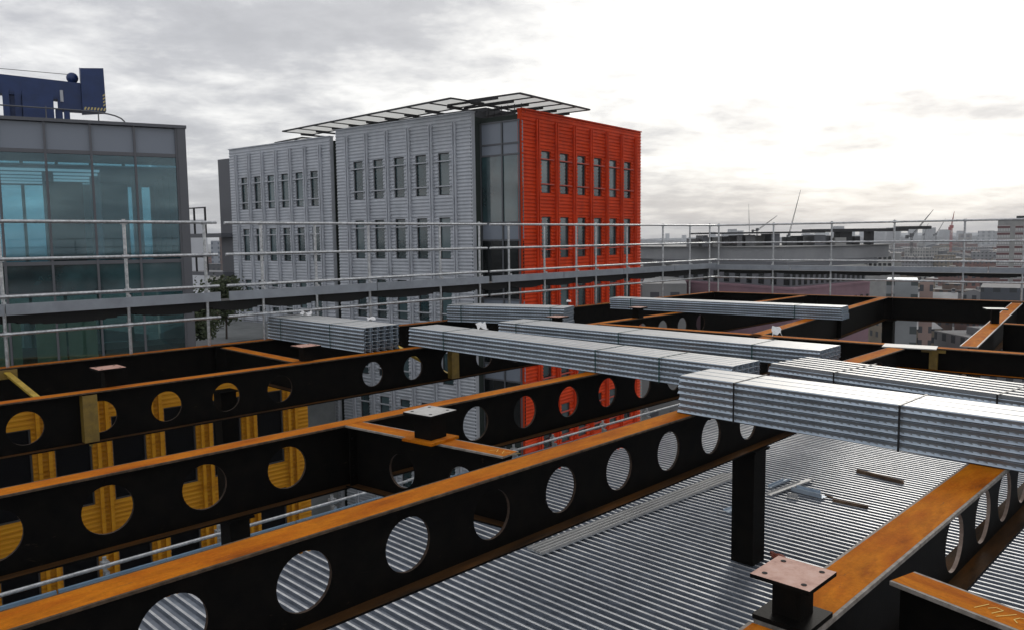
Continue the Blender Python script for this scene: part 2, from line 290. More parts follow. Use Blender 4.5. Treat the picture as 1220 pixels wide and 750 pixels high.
x3a=Pz(1154,412.2);x3b=Pz(1212,360.5); d=x3b-x3a
x3=beam('cross_beam','wide far right orange beam with white edges and a small pale stub on it',x3a,math.atan2(d.y,d.x),d.length-.1,w=.23,D=.5,em='white_edge')
x5a=Pz(1196,384.8);x5b=Pz(1240,387.5); d=x5b-x5a
x5=beam('cross_beam','short thin orange topped beam leaving the picture right of the far right beam',x5a,math.atan2(d.y,d.x),3,w=.18,D=.5)
# fin plates on beam 3, yellow
for k,(px,lab) in enumerate(((104.5,'left yellow fin plate'),(537,'yellow fin plate below the bundle'))):
    P=Pv(px,500 if k==0 else 436,b3s-nA*.0,A); s=(P-b3s).dot(uA)+8
    b=MB(); b.box(s-.075,s+.075,-.118,-.106,-.555,-.028); b.box(s-.075,s-.063,-.105,-.013,-.555,-.028)
    for zz in(-.13,-.42): b.tube((s,-.118,zz),(s,-.124,zz),.012,8)
    tag(b.build('fin_plate','yellow_dk',beam3),lab)
# yellow braces
def brace(label,a,b_):
    t=thing('diagonal_brace',label,'brace',a,0,None); v=b_-a
    m=MB(); m.obox((0,0,0),v,.075,.01); m.obox(Vector((0,0,-.03)),v+Vector((0,0,-.03)),.01,.06); m.build('angle_bar','yellow',t)
    m=MB(); m.box(-.12,.12,-.01,.01,-.09,.03); o=m.build('gusset_plate','yellow_dk',t); o.rotation_euler=(0,0,A)
pa=Pz(8,443,-.03); pe=Pv(110,526,b3s+nA*.03,A); brace('yellow diagonal brace at the far left between perimeter and third beam',pa,pe)
pa=Pz(452,400,-.03); pe=Pv(540,448,b3s+nA*.03,A); brace('yellow diagonal brace glimpsed through a beam hole under the left bundle',pa,pe)
# T bracket on the shallow beam
P=Pz(1114,413); s=(P-(R2a-nR*.1+uR*.12)).dot(uR)
b=MB(); b.box(s-.16,s+.16,-.075,-.063,-.07,-.024); b.box(s-.055,s+.055,-.062,-.02,-.315,-.071); tag(b.build('bracket','yellow_dk',beamR),'ochre T shaped bracket')

# columns
def column(name,label,P,z0,z1,w,rz):
    t=thing(name,label,'column',(P.x,P.y,z0),rz); h=z1-z0
    b=MB(); b.box(-w/2,w/2,-w/2,w/2,0,h-.02); b.build('shaft','black',t)
    b=MB(); b.box(-w/2-.03,w/2+.03,-w/2-.03,w/2+.03,h-.0195,h-.001); b.build('cap_plate','black',t)
ZD=-1.85
Pc=b1s+u1*((Pz(899,673,ZD)-b1s).dot(u1))
column('steel_column','thick black steel column holding up the nearest beam on the decking',Pc,ZD+.04,-.58,.25,A)
P=Pv(279,600,b2s,A); column('steel_column','slim black column stub under the second long beam at left',P,-6,-.58,.17,A)
# post plate joints between perimeter beams
Pj=Pz(262,418); column('steel_column','black column where the left perimeter beam meets the short cross beam',Vector((Pj.x,Pj.y,0))-nA*.1,-6,-.585,.24,A)
column('steel_column','far dark column under the far edge beam with pale conduit',Pz(1061,354)-nF*.12,-6,-.585,.26,aF)
column('steel_column','dark corner column where both perimeter beams meet',PE-nF*.25-uF*.05,-6,-.585,.26,aF)

# stub posts with top plates
def stub(label,P,rz,pw,sw,h,pm,bw=None,bm='black',holes=True,th=.022,group=None):
    t=thing('stub_post',label,'stub post',P,rz,group)
    z=0
    if bw: b=MB(); b.box(-bw/2,bw/2,-bw/2,bw/2,.001,.022); b.build('base_plate',bm,t); z=.022
    b=MB(); b.box(-sw/2,sw/2,-sw/2,sw/2,z+.0005,h-th-.0005); b.build('post','black',t)
    b=MB(); b.box(-pw/2,pw/2,-pw/2,pw/2,h-th,h,[1,0,1,1,1,1])
    if holes:
        for i in(-1,1):
            for j in(-1,1): b.tube((i*pw*.33,j*pw*.33,h+.0005),(i*pw*.33,j*pw*.33,h+.002),pw*.045,14,2)
    b.build('top_plate',[pm,'black','hole'],t)
    return t
P=Pz(944,735); stub('nearest stub post with pinkish four holed top plate at the bottom right beam end',P,A,.262,.125,.20,'pink',.245,'black',th=.018)
P=Pz(513,523); stub('stub post with pale grey plate on the cross beam between the two nearest beams',P,aC,.31,.185,.24,'pale_plate',.33,'rust')
P=Pz(130,459.5); stub('low stub post with reddish plate on the third beam at the left',P,A,.30,.12,.22,'pink')
P=Pz(365,429); stub('low stub post with reddish plate in front of the leftmost bundle',P,A,.30,.14,.21,'pink')
P=Pz(664,391); stub('stub post with dark reddish plate in front of the strapped stack nearest the red building',P,A,.30,.14,.22,'pink')
P=Pz(760,378.5); stub('small stub post with reddish brown plate in front of the farthest long bundle',P,A,.28,.16,.22,'pink')
P=Pz(1185,385); stub('small stub post with pale plate on the wide far right beam',P,math.atan2(d.y,d.x)+.5,.34,.12,.27,'pale_plate',holes=False)
P=Pz(1084,413); b=MB(); b.box(-.35,.35,-.19,.19,.001,.014); o=b.build('steel_plate','pale_plate'); o.location=P; o.rotation_euler=(0,0,aR+.15)
tag(o,'pale grey flat steel plate lying across the shallow rusty beam','steel plate')
# chalk strokes
def strokes(name,label,lines,T,parent):
    b=MB()
    for ln in lines:
        for (x0,y0),(x1,y1) in zip(ln[:-1],ln[1:]):
            d=Vector((x1-x0,y1-y0,0)); n=Vector((-d.y,d.x,0)).normalized()*.0022
            q=[Vector((x0,y0,.0025)),Vector((x1,y1,.0025))]
            b.add([q[0]-n,q[1]-n,q[1]+n,q[0]+n],[(0,1,2,3)])
    o=b.build(name,'chalk',parent); o.location=T; return tag(o,label)
S=.07
ch=[[(0,-.6),(0.25,.6)],[(.5,-.0),(.75,.5),(1.2,.45),(1.0,-.5)],[(1.35,-.7),(1.9,.6)],[(2.6,.45),(2.25,.3),(2.15,-.2),(2.5,-.5)],[(2.85,.0),(3.25,.1),(3.1,.45),(2.85,.2),(2.9,-.3),(3.3,-.35)]]
xx=(Pz(1172,718)-c3a).length
strokes('chalk_mark','faint yellow handwritten chalk characters',[[(x*S,y*S) for x,y in l] for l in ch],(xx,0,0),c3)
xx=(Pz(585,531)-c2a).length
strokes('chalk_mark','faint chalk scribble near the cross beam end',[[(0,-.03),(.04,.04),(.07,-.02)],[(.1,.04),(.13,-.03),(.17,.03)],[(.2,-.02),(.25,.05)]],(xx,0,0),c2)

# ------------------------------------------------------------------ metal decking (floor)
uB=unit(A-math.pi/2)                      # ribs run this way
def decking():
    E0=Vector((-2.54,8.52,0)); E0=E0-uA*14   # along the open edge
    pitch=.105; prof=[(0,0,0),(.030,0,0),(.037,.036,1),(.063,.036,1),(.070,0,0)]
    t=thing('metal_floor_decking','ribbed galvanised metal floor decking below the near beams','floor decking',(E0.x,E0.y,ZD),A)
    t['kind']='structure'; del t['category']
    # far limit: parallel to the far perimeter beam
    fl=0; jit=0; N=int(30/pitch)
    b=MB()
    for i in range(N):
        x=i*pitch
        # length of the rib: stop at the far perimeter line
        w0=E0+uA*x; den=uB.x*nF.x+uB.y*nF.y
        q=((PE-nF*.6-w0).x*nF.x+(PE-nF*.6-w0).y*nF.y)
        y1=14.0
        if q<0: continue
        if i%6==0: fl=random.choice((0,0,3)); jit=random.uniform(-.02,.02)
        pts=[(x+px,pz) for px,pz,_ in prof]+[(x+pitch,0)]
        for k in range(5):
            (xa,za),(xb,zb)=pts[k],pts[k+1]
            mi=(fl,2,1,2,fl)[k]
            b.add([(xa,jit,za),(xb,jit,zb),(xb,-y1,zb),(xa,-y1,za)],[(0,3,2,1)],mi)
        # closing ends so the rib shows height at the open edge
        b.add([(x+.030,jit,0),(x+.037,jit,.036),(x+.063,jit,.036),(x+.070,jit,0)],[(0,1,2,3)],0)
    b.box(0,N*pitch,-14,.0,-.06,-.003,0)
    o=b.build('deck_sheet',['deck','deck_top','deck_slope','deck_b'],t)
    return t
dk=decking(); 
# ------------------------------------------------------------------ scaffold guard rails
def guard(name,label,o,ang,xs,L0,L1,zs,toe,gaps=(),pz0=-.02,pz1=1.97,toe_m='toe',sheetd=0,r=.024,side=1,top_drop=0):
    u=unit(ang); t=thing(name,label,'guard rail',o,ang)
    for k,x in enumerate(xs):
        b=MB(); b.tube((x,0,pz0),(x,0,pz1+random.uniform(-.01,.03)),r,10)
        for z in zs: b.box(x-.035,x+.035,-.05,.035,z-.03,z+.03)
        if toe: b.box(x-.02,x+.02,-.075,-.0,toe[0]+.02,toe[1]+.03)
        b.build('post','tube',t,smooth=False)
    segs=[];c=L0
    for g0,g1 in gaps: segs.append((c,g0)); c=g1
    segs.append((c,L1))
    for z in zs:
        for a,b_ in segs:
            n=max(1,int((b_-a)/6)); 
            m=MB(); pr=None
            st=[a+(b_-a)*i/n for i in range(n+1)]
            for p,q in zip(st[:-1],st[1:]):
                m.tube((p,-.045,z+random.uniform(-.006,.006)),(q,-.045,z+random.uniform(-.006,.006)),r,10)
            m.build('rail','tube',t)
    if toe:
        for a,b_ in segs:
            n=max(1,round((b_-a)/2.6)); st=[a+(b_-a)*i/n for i in range(n+1)]
            for p,q in zip(st[:-1],st[1:]):
                m=MB(); m.box(p+.01,q-.01,-.11,-.075,toe[0],toe[1]); m.build('toe_board',toe_m,t)
    if sheetd:
        m=MB()
        for p,q in zip(xs[:-1],xs[1:]):
            n=10
            for i in range(n):
                a,b_=i/n,(i+1)/n
                f=lambda s:toe[0]-.03-sheetd*(.35+.65*4*s*(1-s)*(.6+.4*s))
                for yy,z0_ in((-.02,0),):
                    m.box(p+(q-p)*a,p+(q-p)*b_,.02,.55,min(f(a),f(b_)),toe[0]-.012)
        m.build('walkway_boards','sheet',t)
    return t
zs=[1.94,1.44,.94,.44]
O4=b4s-uA*(L4)     # origin along beam 4
pxs=[1.5,151,245.5,312.5,376.7,440,524.7,571.6,606.5,648.8,686.8,710,747,789.6,821.6,845]
xs=[(Pv(x,330,b4s,A)-O4).dot(uA) for x in pxs]
g1=(Pv(259,330,b4s,A)-O4).dot(uA); g2=(Pv(268.5,330,b4s,A)-O4).dot(uA)
g3=(Pv(579,330,b4s,A)-O4).dot(uA); g4=(Pv(582.5,330,b4s,A)-O4).dot(uA)
guard('scaffold_guard_rail','left galvanised scaffold guard rail with posts, and blue grey toe board',O4,A,[xs[0]-2.0]+xs,xs[0]-3,L4-.02,zs,(.70,.845),gaps=[(g1,g2),(g3,g4)],sheetd=.16)
OF=PE-nF*.1
pxs=[856,921,990,1064.5,1148,1219]
xs=[(Pv(x,310,OF,aF)-OF).dot(uF) for x in pxs]
guard('scaffold_guard_rail','right galvanised scaffold guard rail along the far edge beam in front of the distant city',OF,aF,xs+[xs[-1]+1.5],.0,LF,zs,(.66,.80),sheetd=.10)
# lower rail at the deck edge
Oe=Vector((-2.54,8.52,0))+nA*.55-uA*10; 
xs=[(Pv(x,640,Oe,A)-Oe).dot(uA) for x in(122.7,261,397)]+[(Pv(x,510,Oe,A)-Oe).dot(uA) for x in(611.6,658.6,718,770.6)]
xs.insert(3,(xs[2]*2-xs[1]+.1))
P1=Pv(200,668,Oe,A); P2=Pv(267,641,Oe,A)
zt=P2.z
guard('scaffold_guard_rail','low scaffold rail with blue toe board beyond the open edge of the decking',Oe,A,[xs[0]-1.6]+xs,xs[0]-3,xs[-1]+8,[zt+.09],(zt-.16,zt),pz0=ZD-.5,pz1=zt+.17,toe_m='toe_blue',r=.02)

# ------------------------------------------------------------------ strapped bundles
def layer_mesh(L,W,n,hgt=.054,style=0):
    """one rib sheet laid flat: slotted top, folded lips, dimples along the near lip"""
    b=MB(); p=W/n; g=.018; z=hgt
    for i in range(n):
        y0=i*p; y1=y0+p
        # flat pan
        if style==0:
            b.box(0,L,y0+g/2,y1-g/2,z-.004,z,[2,0,1,1,1,1])
            b.box(0,L,y0+g/2+.001,y0+g/2+.004,.004,z-.0045,1); b.box(0,L,y1-g/2-.004,y1-g/2-.001,.004,z-.0045,1)
            b.box(0,L,y0+g/2+.001,y0+.035,.0,.0035,1)
            b.box(0,L,y0+.002,y0+g/2-.001,.02,z-.014,2)
        else:
            b.box(0,L,y0+p*.2,y1-p*.2,z-.004,z,[2,0,1,1,1,1])
            b.add([(0,y0+p*.2,z-.002),(L,y0+p*.2,z-.002),(L,y0+.004,.006),(0,y0+.004,.006)],[(0,3,2,1)],2)
            b.add([(0,y1-p*.2,z-.002),(L,y1-p*.2,z-.002),(L,y1-.004,.006),(0,y1-.004,.006)],[(0,1,2,3)],2)
    # outer near lip: bright bevel then dark return, light and shade set by colour
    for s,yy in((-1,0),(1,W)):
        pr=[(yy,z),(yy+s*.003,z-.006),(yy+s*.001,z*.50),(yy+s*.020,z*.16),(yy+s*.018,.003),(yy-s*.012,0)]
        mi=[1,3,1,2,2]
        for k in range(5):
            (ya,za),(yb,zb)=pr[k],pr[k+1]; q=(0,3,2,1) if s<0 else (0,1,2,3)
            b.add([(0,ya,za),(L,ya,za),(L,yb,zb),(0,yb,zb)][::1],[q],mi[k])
    k=0; x=.05
    while x<L-.03:
        b.add([(x,-.0045,z*.48),(x+.030,-.0035,z*.50),(x+.036,-.0105,z*.36),(x+.024,-.0095,z*.39)],[(0,1,2,3)],3); x+=.058
    return b
def bundle(label,P,ang,L,W,n,layers,hgt,straps,strap='strap',style=0,stagger=0,group='strapped bundles of galvanised steel sections'):
    """P = near edge start at the bottom, ang = run direction; local +y = away"""
    t=thing('steel_bundle',label,'steel bundle',P,ang,group)
    proto=layer_mesh(L,W,n,hgt,style); first=None
    for k in range(layers):
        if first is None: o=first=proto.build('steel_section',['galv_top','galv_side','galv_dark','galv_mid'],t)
        else: o=first.copy(); COL.objects.link(o); o.parent=t
        o.location=(random.uniform(-.012,.012)+stagger*k*(1 if k<layers-1 else 1),random.uniform(-.004,.004),k*hgt+.002)
    H=layers*hgt+.002
    if style==1:
        p=W/n
        for i in range(n):
            b=MB(); y=i*p; ez=H+.035
            b.add([(0,y+p*.08,H),(L,y+p*.08,H),(L,y+p*.14,ez),(0,y+p*.14,ez),(L,y+p*.56,ez),(0,y+p*.56,ez),(L,y+p*.62,H),(0,y+p*.62,H)],[(0,1,2,3),(3,2,4,5),(5,4,6,7),(0,3,5,7),(1,6,4,2)],[2,0,1,1,1])  # near side of each ridge darkened by colour as its shade
            b.build('ridge',['galv_top','galv_side','galv_mid'],t)
        H+=.035
    for s in straps:
        b=MB(); w=.008
        b.box(s-w,s+w,-.031,-.028,0,H+.002); b.box(s-w,s+w,-.031,W+.031,H+.0025,H+.0045); b.box(s-w,s+w,W+.028,W+.031,0,H+.002)
        b.build('strap',strap,t)
    return t
def two(pa,pb,z=0):
    a=Pz(*pa,z);b=Pz(*pb,z);d=b-a;return a,math.atan2(d.y,d.x),d.length
a,g,L=two((320.5,402.8),(435,420.6))
def spx(px,py,P,g): return (Pv(px,py,P,g)-P).dot(unit(g))
bundle('leftmost short bundle of galvanised sections with its dark open ends facing right',a,g,L,.62,5,7,.053,[spx(336,390,a,g),spx(395,400,a,g)])
a,g,_=two((532,382.5),(672,388)); g=R(-24); a=Pz(533,383)
bundle('short galvanised bundle in front of the red building, ends facing right',a,g,spx(672,380,a,g),.55,5,6,.055,[spx(550,370,a,g),spx(656,370,a,g)])
a=Pz(727,367.5); b_=Pz(1003,381.5); d=b_-a; g=math.atan2(d.y,d.x)
bundle('farthest long galvanised bundle under the horizon at right of the red building',a,g,d.length,.45,4,5,.05,[spx(752,360,a,g),spx(947,372,a,g)],stagger=-.0)
a=Pz(594,398.5)+uA*.0; g=R(-43.9)
bundle('long galvanised bundle with white scrap on top, third row from the front',a+Vector((0,0,0)),g,spx(976,430,a,g),.63,6,4,.055,[spx(616,390,a,g),spx(738,400,a,g),spx(897,420,a,g)])
a=Pz(488,411); g=R(-46.6)
bundle('long galvanised bundle strapped in green, just behind the nearest bundle',a,g,spx(872,465,a,g),.55,5,5,.056,[spx(530,405,a,g),spx(711,432,a,g),spx(787,445,a,g)])
a=Pz(809,491); g=R(-46.0)
bundle('nearest and brightest galvanised bundle with black straps at the right edge',a,g,4.6,.52,3,6,.0585,[spx(876,480,a,g),spx(1073,500,a,g)],'strapb')
a=Pz(917,456); g=R(-53)
bundle('galvanised bundle with ridged top and reddish end mark behind the nearest bundle',a,g,4.6,.78,6,3,.062,[spx(995,450,a,g),spx(1189,490,a,g)],'strapb',style=1)
# reddish end mark
# scraps of white wrapping
def scrap(label,P,s,seed,lean=.5):
    rr=random.Random(seed); b=MB(); n=5; vs=[];fs=[]
    for i in range(n):
        for j in range(n): vs.append(((i/(n-1)-.5)*s+rr.uniform(-.1,.1)*s,(j/(n-1)-.5)*s*.6,.01+abs(rr.gauss(0,.18))*s+lean*s*(j/(n-1))))
    for i in range(n-1):
        for j in range(n-1): fs.append((i*n+j,i*n+n+j,i*n+n+j+1,i*n+j+1))
    b.add(vs,fs); o=b.build('plastic_wrap_scrap','white'); o.location=P; o.rotation_euler=(0,0,rr.uniform(-.5,.5))
    m=o.modifiers.new('thick','SOLIDIFY'); m.thickness=.003
    tag(o,label,'plastic scrap',None)
H1=.373
scrap('white crumpled wrap on the middle of the leftmost bundle',Pz(365,376,H1),.17,1,.1)
scrap('small white wrap near the right end of the leftmost bundle',Pz(442,382,H1),.12,2,.2)
scrap('white wrap corner sticking up behind the green strapped bundle',Pz(574,395,.27),.15,3,.7)
scrap('small white scrap on the bundle in front of the red building',Pz(678,361,.33),.09,4,.4)
scrap('white pointed wrap on the bundle in the third row',Pz(925,401,.22),.13,5,.9)

# ------------------------------------------------------------------ things lying on the decking
ZR=ZD+.036
def strip(name,label,cat,pa,pb,w,n,m,h=.03,group=None,prof=0):
    a=Pz(*pa,ZR);b=Pz(*pb,ZR);d=b-a;t=thing(name,label,cat,a,math.atan2(d.y,d.x),group);L=d.length
    for i in range(n):
        y=i*w/n; q=MB(); ww=w/n*.94
        q.box(0,L-i*.03,y,y+ww,.001,.004,1 if prof else 0); q.box(0,L-i*.03,y,y+.003,.0045,h,0); q.box(0,L-i*.03,y+ww-.003,y+ww,.0045,h,0)
        if prof: q.box(0,L-i*.03,y+ww*.35,y+ww*.65,.0045,h*.9,0)
        q.build('channel',m if isinstance(m,list) else [m,m],t)
    return t
strip('channel_strips','four long galvanised channels lying side by side on the decking along the nearest beam','metal strips',(646,661),(884,567),.24,4,['galv_top','galv_side'],.035,prof=1)
def plank(name,label,cat,pa,pb,w,h,m,z=ZR):
    a=Pz(*pa,z);b=Pz(*pb,z);d=b-a;q=MB(); L=d.length
    q.box(0,L,-w/2,w/2,0,h); 
    o=q.build(name,m); o.location=a; o.rotation_euler=(0,0,math.atan2(d.y,d.x))
    bv=o.modifiers.new('bevel','BEVEL'); bv.width=.006; bv.segments=2
    tag(o,label,cat); return o
plank('timber_batten','dark timber batten lying alone on the far part of the decking','timber',(1021,562),(1076,576),.05,.05,'wood')
plank('timber_batten','short brown stick beside the folded metal offcut on the decking','timber',(992,596.5),(1034,605),.045,.035,'wood')
plank('timber_batten','tiny dark splinter of timber between the metal offcut and the brown stick','timber',(983,590),(992,593),.03,.02,'wood')
def offcut(label,pa,pb,w,m,fold=.02):
    a=Pz(*pa,ZR);b=Pz(*pb,ZR);d=b-a;L=d.length;t=MB()
    t.box(0,L,-w/2,w/2,0,.003); t.box(0,L,-w/2,-w/2+.003,.0035,fold); t.box(0,L*.8,w/2-.003,w/2,.0035,fold)
    o=t.build('metal_offcut',m); o.location=a; o.rotation_euler=(R(3),-.02,math.atan2(d.y,d.x)); o.location.z+=.012
    tag(o,label,'metal offcut')
offcut('long pale metal offcut lying diagonally beside the black column',(916,590),(966,573),.09,'galv_top')
offcut('small pale metal offcut just left of the black column',(865,610),(878,606),.10,'galv_side')
offcut('dark folded metal offcut right of the pale diagonal strip',(946,584),(982,594),.12,'galv_side',.06)
offcut('crumpled short metal offcut in front of the dark folded one',(938,592),(951,594),.05,'galv_top',.05)
offcut('short bright metal offcut lying behind the pale diagonal strip',(917,581),(940,572),.06,'galv_side',.03)
# work glove behind the near stub
t=thing('work_glove','reddish brown work glove lying on the decking behind the near stub plate','glove',Pz(929,666,ZR),.4)
b=MB()
for k,(x,y,l,a_) in enumerate(((-.05,.03,.07,.3),(-.02,.045,.085,.1),(.01,.045,.085,-.1),(.04,.035,.07,-.35),(.06,-.02,.06,-1.2))):
    b.tube((x,y,.02),(x+math.sin(-a_)*-l,y+l*math.cos(a_),.02+.02*math.sin(k)),.014,8)
b.build('finger','glove',t,True)
b=MB(); n=8
vs=[];fs=[]
for j,(yy,w_,h_) in enumerate(((-.09,.045,.02),(-.05,.04,.024),(0,.058,.03),(.045,.052,.024))):
    for i in range(12): q=2*math.pi*i/12; vs.append((w_*math.cos(q),yy,.028+h_*math.sin(q)))
for j in range(3):
    for i in range(12): fs.append((j*12+i,j*12+(i+1)%12,j*12+12+(i+1)%12,j*12+12+i))
fs.append(tuple(range(12))); fs.append(tuple(range(36,48))[::-1]); b.add(vs,fs); b.build('palm','glove',t,True)

# ------------------------------------------------------------------ buildings with ceramic cladding
def window_part(parent,x,z,w,h,side,barm,panem,first,dep=.13,proud=.12):
    """frame + pane; local y outward = side"""
    if first is None:
        b=MB(); y0,y1=sorted((-side*dep,-side*(dep-.06)))
        b.box(0,.05,y0,y1,0,h,0); b.box(w-.05,w,y0,y1,0,h,0); b.box(.0505,w-.0505,y0,y1,0,.05,0); b.box(.0505,w-.0505,y0,y1,h-.05,h,0);
        ya,yb=sorted((side*.02,side*proud))
        for zz in(h*.21,h*.80): b.box(-.22,w+.22,ya,yb,zz-.035,zz+.035,1)
        f=b.build('window',['frame',barm],parent)
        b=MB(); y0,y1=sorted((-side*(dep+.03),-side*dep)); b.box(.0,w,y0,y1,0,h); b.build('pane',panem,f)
    else:
        f=first.copy(); COL.objects.link(f); f.parent=parent
        for ch in first.children: c=ch.copy(); COL.objects.link(c); c.parent=f
    f.location=(x,0,z); return f
def clad_block(name,label,O,ang,side,L,z0,z1,wx,ww,rows,wh,clad,barm,depth=9,ro=.045,rib=.22,pil=True,pane='pane',pw=.12,roof='roofgrey',x0=0):
    t=thing(name,label,'office building',(O.x,O.y,0),ang)
    b=MB(); edges=[x0]
    solid=[];cur=x0
    for x in wx: solid.append((cur,x-ww/2)); cur=x+ww/2
    solid.append((cur,L))
    ya,yb=sorted((0,-side*.3))
    def ribs(xa,xb,za,zb):
        z=math.ceil(za/rib)*rib
        while z+rib*.6<zb:
            o=side*ro
            b.add([(xa,0,z),(xb,0,z),(xb,o,z+rib*.12),(xa,o,z+rib*.12),(xb,o,z+rib*.4),(xa,o,z+rib*.4),(xb,0,z+rib*.62),(xa,0,z+rib*.62)],
                  [(0,1,2,3),(3,2,4,5),(5,4,6,7),(0,3,5,7),(1,6,4,2)],0); z+=rib
    for xa,xb in solid: b.box(xa,xb,ya,yb,z0,z1); ribs(xa,xb,z0,z1)
    rows=sorted(rows)
    for x in wx:
        c=z0
        for rz in rows:
            if rz>c: b.box(x-ww/2,x+ww/2,ya,yb,c,rz); ribs(x-ww/2,x+ww/2,c,rz)
            c=rz+wh
        b.box(x-ww/2,x+ww/2,ya,yb,c,z1); ribs(x-ww/2,x+ww/2,c,z1)
    b.build('cladding',clad,t)
    # body behind, near black so the gap between blocks reads as shade
    b=MB(); y0,y1=sorted((-side*.301,-side*depth)); b.box(x0+.02,L-.02,y0,y1,z0,z1-.25,[0,1,0,0,0,0]); b.build('body',['innerdark',roof],t)
    # coping
    b=MB(); ya2,yb2=sorted((side*.1,-side*.35)); b.box(x0-.02,L+.02,ya2,yb2,z1+.001,z1+.07); b.build('coping',clad,t)
    # horizontal storey trims
    if pil:
        ps=[x0+.35]+[(a+b_)/2 for a,b_ in zip(wx[:-1],wx[1:])]+[L-.35]
        if wx[0]-x0>1.6: ps=[ (wx[0]-(wx[1]-wx[0])/2) ]+ps[1:]
        if L-wx[-1]>1.6: ps[-1]=wx[-1]+(wx[1]-wx[0])/2
        for p in ps:
            b=MB()
            for dx in(-pw*1.1,pw*.5):
                y0,y1=sorted((side*.08,side*.2)); b.box(p+dx,p+dx+pw*.6,y0,y1,z0,z1-.45)
            b.build('pilaster',clad,t)
    first=None
    for x in wx:
        for k,rz in enumerate(rows):
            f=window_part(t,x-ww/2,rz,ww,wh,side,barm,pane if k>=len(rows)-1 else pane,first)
            if first is None: first=f
    return t
GA=R(142.5)
Og=Vector((-2.3,49,0)); rowsg=[4.4-4*k for k in range(0,8)]
ux=unit(GA)
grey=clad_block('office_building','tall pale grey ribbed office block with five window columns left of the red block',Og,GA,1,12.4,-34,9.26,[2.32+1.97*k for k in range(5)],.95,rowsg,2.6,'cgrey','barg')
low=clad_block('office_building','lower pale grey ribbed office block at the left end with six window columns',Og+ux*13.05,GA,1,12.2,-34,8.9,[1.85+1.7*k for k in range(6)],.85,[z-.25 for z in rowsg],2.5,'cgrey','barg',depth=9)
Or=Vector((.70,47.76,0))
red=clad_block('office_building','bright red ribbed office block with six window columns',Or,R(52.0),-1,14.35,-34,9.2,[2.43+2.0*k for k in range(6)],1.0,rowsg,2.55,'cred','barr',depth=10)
# yellow block below the left beams
Oy=Vector((-8.9,34,0))
yel=clad_block('office_building','yellow ribbed office block seen below and through the holes of the left beams',Oy,A+math.pi,1,22,-34,-3.0,[1.76+1.88*k for k in range(11)],1.2,[-7.65-4.2*k for k in range(6)],3.1,'cyel','cyel',depth=9,rib=.17,ro=.015,pane='pane_black',pw=.2)
# note: angle A+pi makes local +y point toward the camera side (outward)
# glass recess between grey and red
def glass_recess():
    O=Vector((-1.78,49.67,0)); t=thing('glass_stair_tower','dark recessed glass bay between the grey and the red blocks','office building',(O.x,O.y,0),GA+math.pi)
    # local +x to the right along the glass wall, outward = -y... (GA+pi): local y points away from camera
    L=3.2; b=MB(); b.box(-.5,L-.4,.06,6,-34,8.6,[0,1,0,0,0,0]); b.build('body',['innerdark','roofgrey'],t)
    levels=[8.55,7.3,6.65]+[2.6,1.9]+[-1.4,-2.1,-5.4,-6.1,-9.4]
    # panes
    rows=[(8.55,7.35,'spandrel'),(7.25,6.7,'spandrel'),(6.6,2.65,'pane'),(2.55,1.6,'spandrel'),(1.5,-2.0,'pane_dk'),(-2.1,-2.9,'spandrel'),(-3.0,-6,'pane_dk'),(-6.1,-7,'spandrel'),(-7.1,-10.2,'pane_dk')]
    for k,(z1,z0,m_) in enumerate(rows):
        for xa,xb in((.06,1.6),(1.72,L)):
            b=MB(); b.box(xa,xb,.0,.03,z0,z1); b.build('pane',m_,t)
    b=MB()
    for z in [8.6,7.3,6.65,2.6,1.55,-2.05,-2.95,-6.05,-7.05,-10.3]: b.box(.05,L-.2,-.05,-.001,z-.05,z+.05)
    for x in(0,1.66,L-.25): b.box(x-.05 if x else -.1,x+.06,-.07,-.051,-34,8.6)
    b.build('mullions','gmetal',t)
    # return glass next to the grey block
    b=MB(); b.box(-.12,-.06,-.85,-.08,-34,8.5); b.build('return_glass','pane',t)
    b=MB()
    for x in(.4,.9,1.4,1.9,2.4,2.9): b.tube((x,.3,8.6),(x,.3,9.6),.03,6)
    b.tube((0,.3,9.1),(3.2,.3,9.1),.03,6); b.tube((0,.3,9.4),(3.2,.3,9.4),.03,6)
    b.build('roof_railing','dkmetal',t)
glass_recess()
# dark box standing in for the shade in the gap between grey blocks
b=MB(); b.box(12.42,13.03,-6,-.8,-34,8.8); o=b.build('gap_shade_strip','innerdark'); o.location=(Og.x,Og.y,0); o.rotation_euler=(0,0,GA)
tag(o,'dark strip standing in for the shade of the narrow gap between the two pale grey blocks','building')
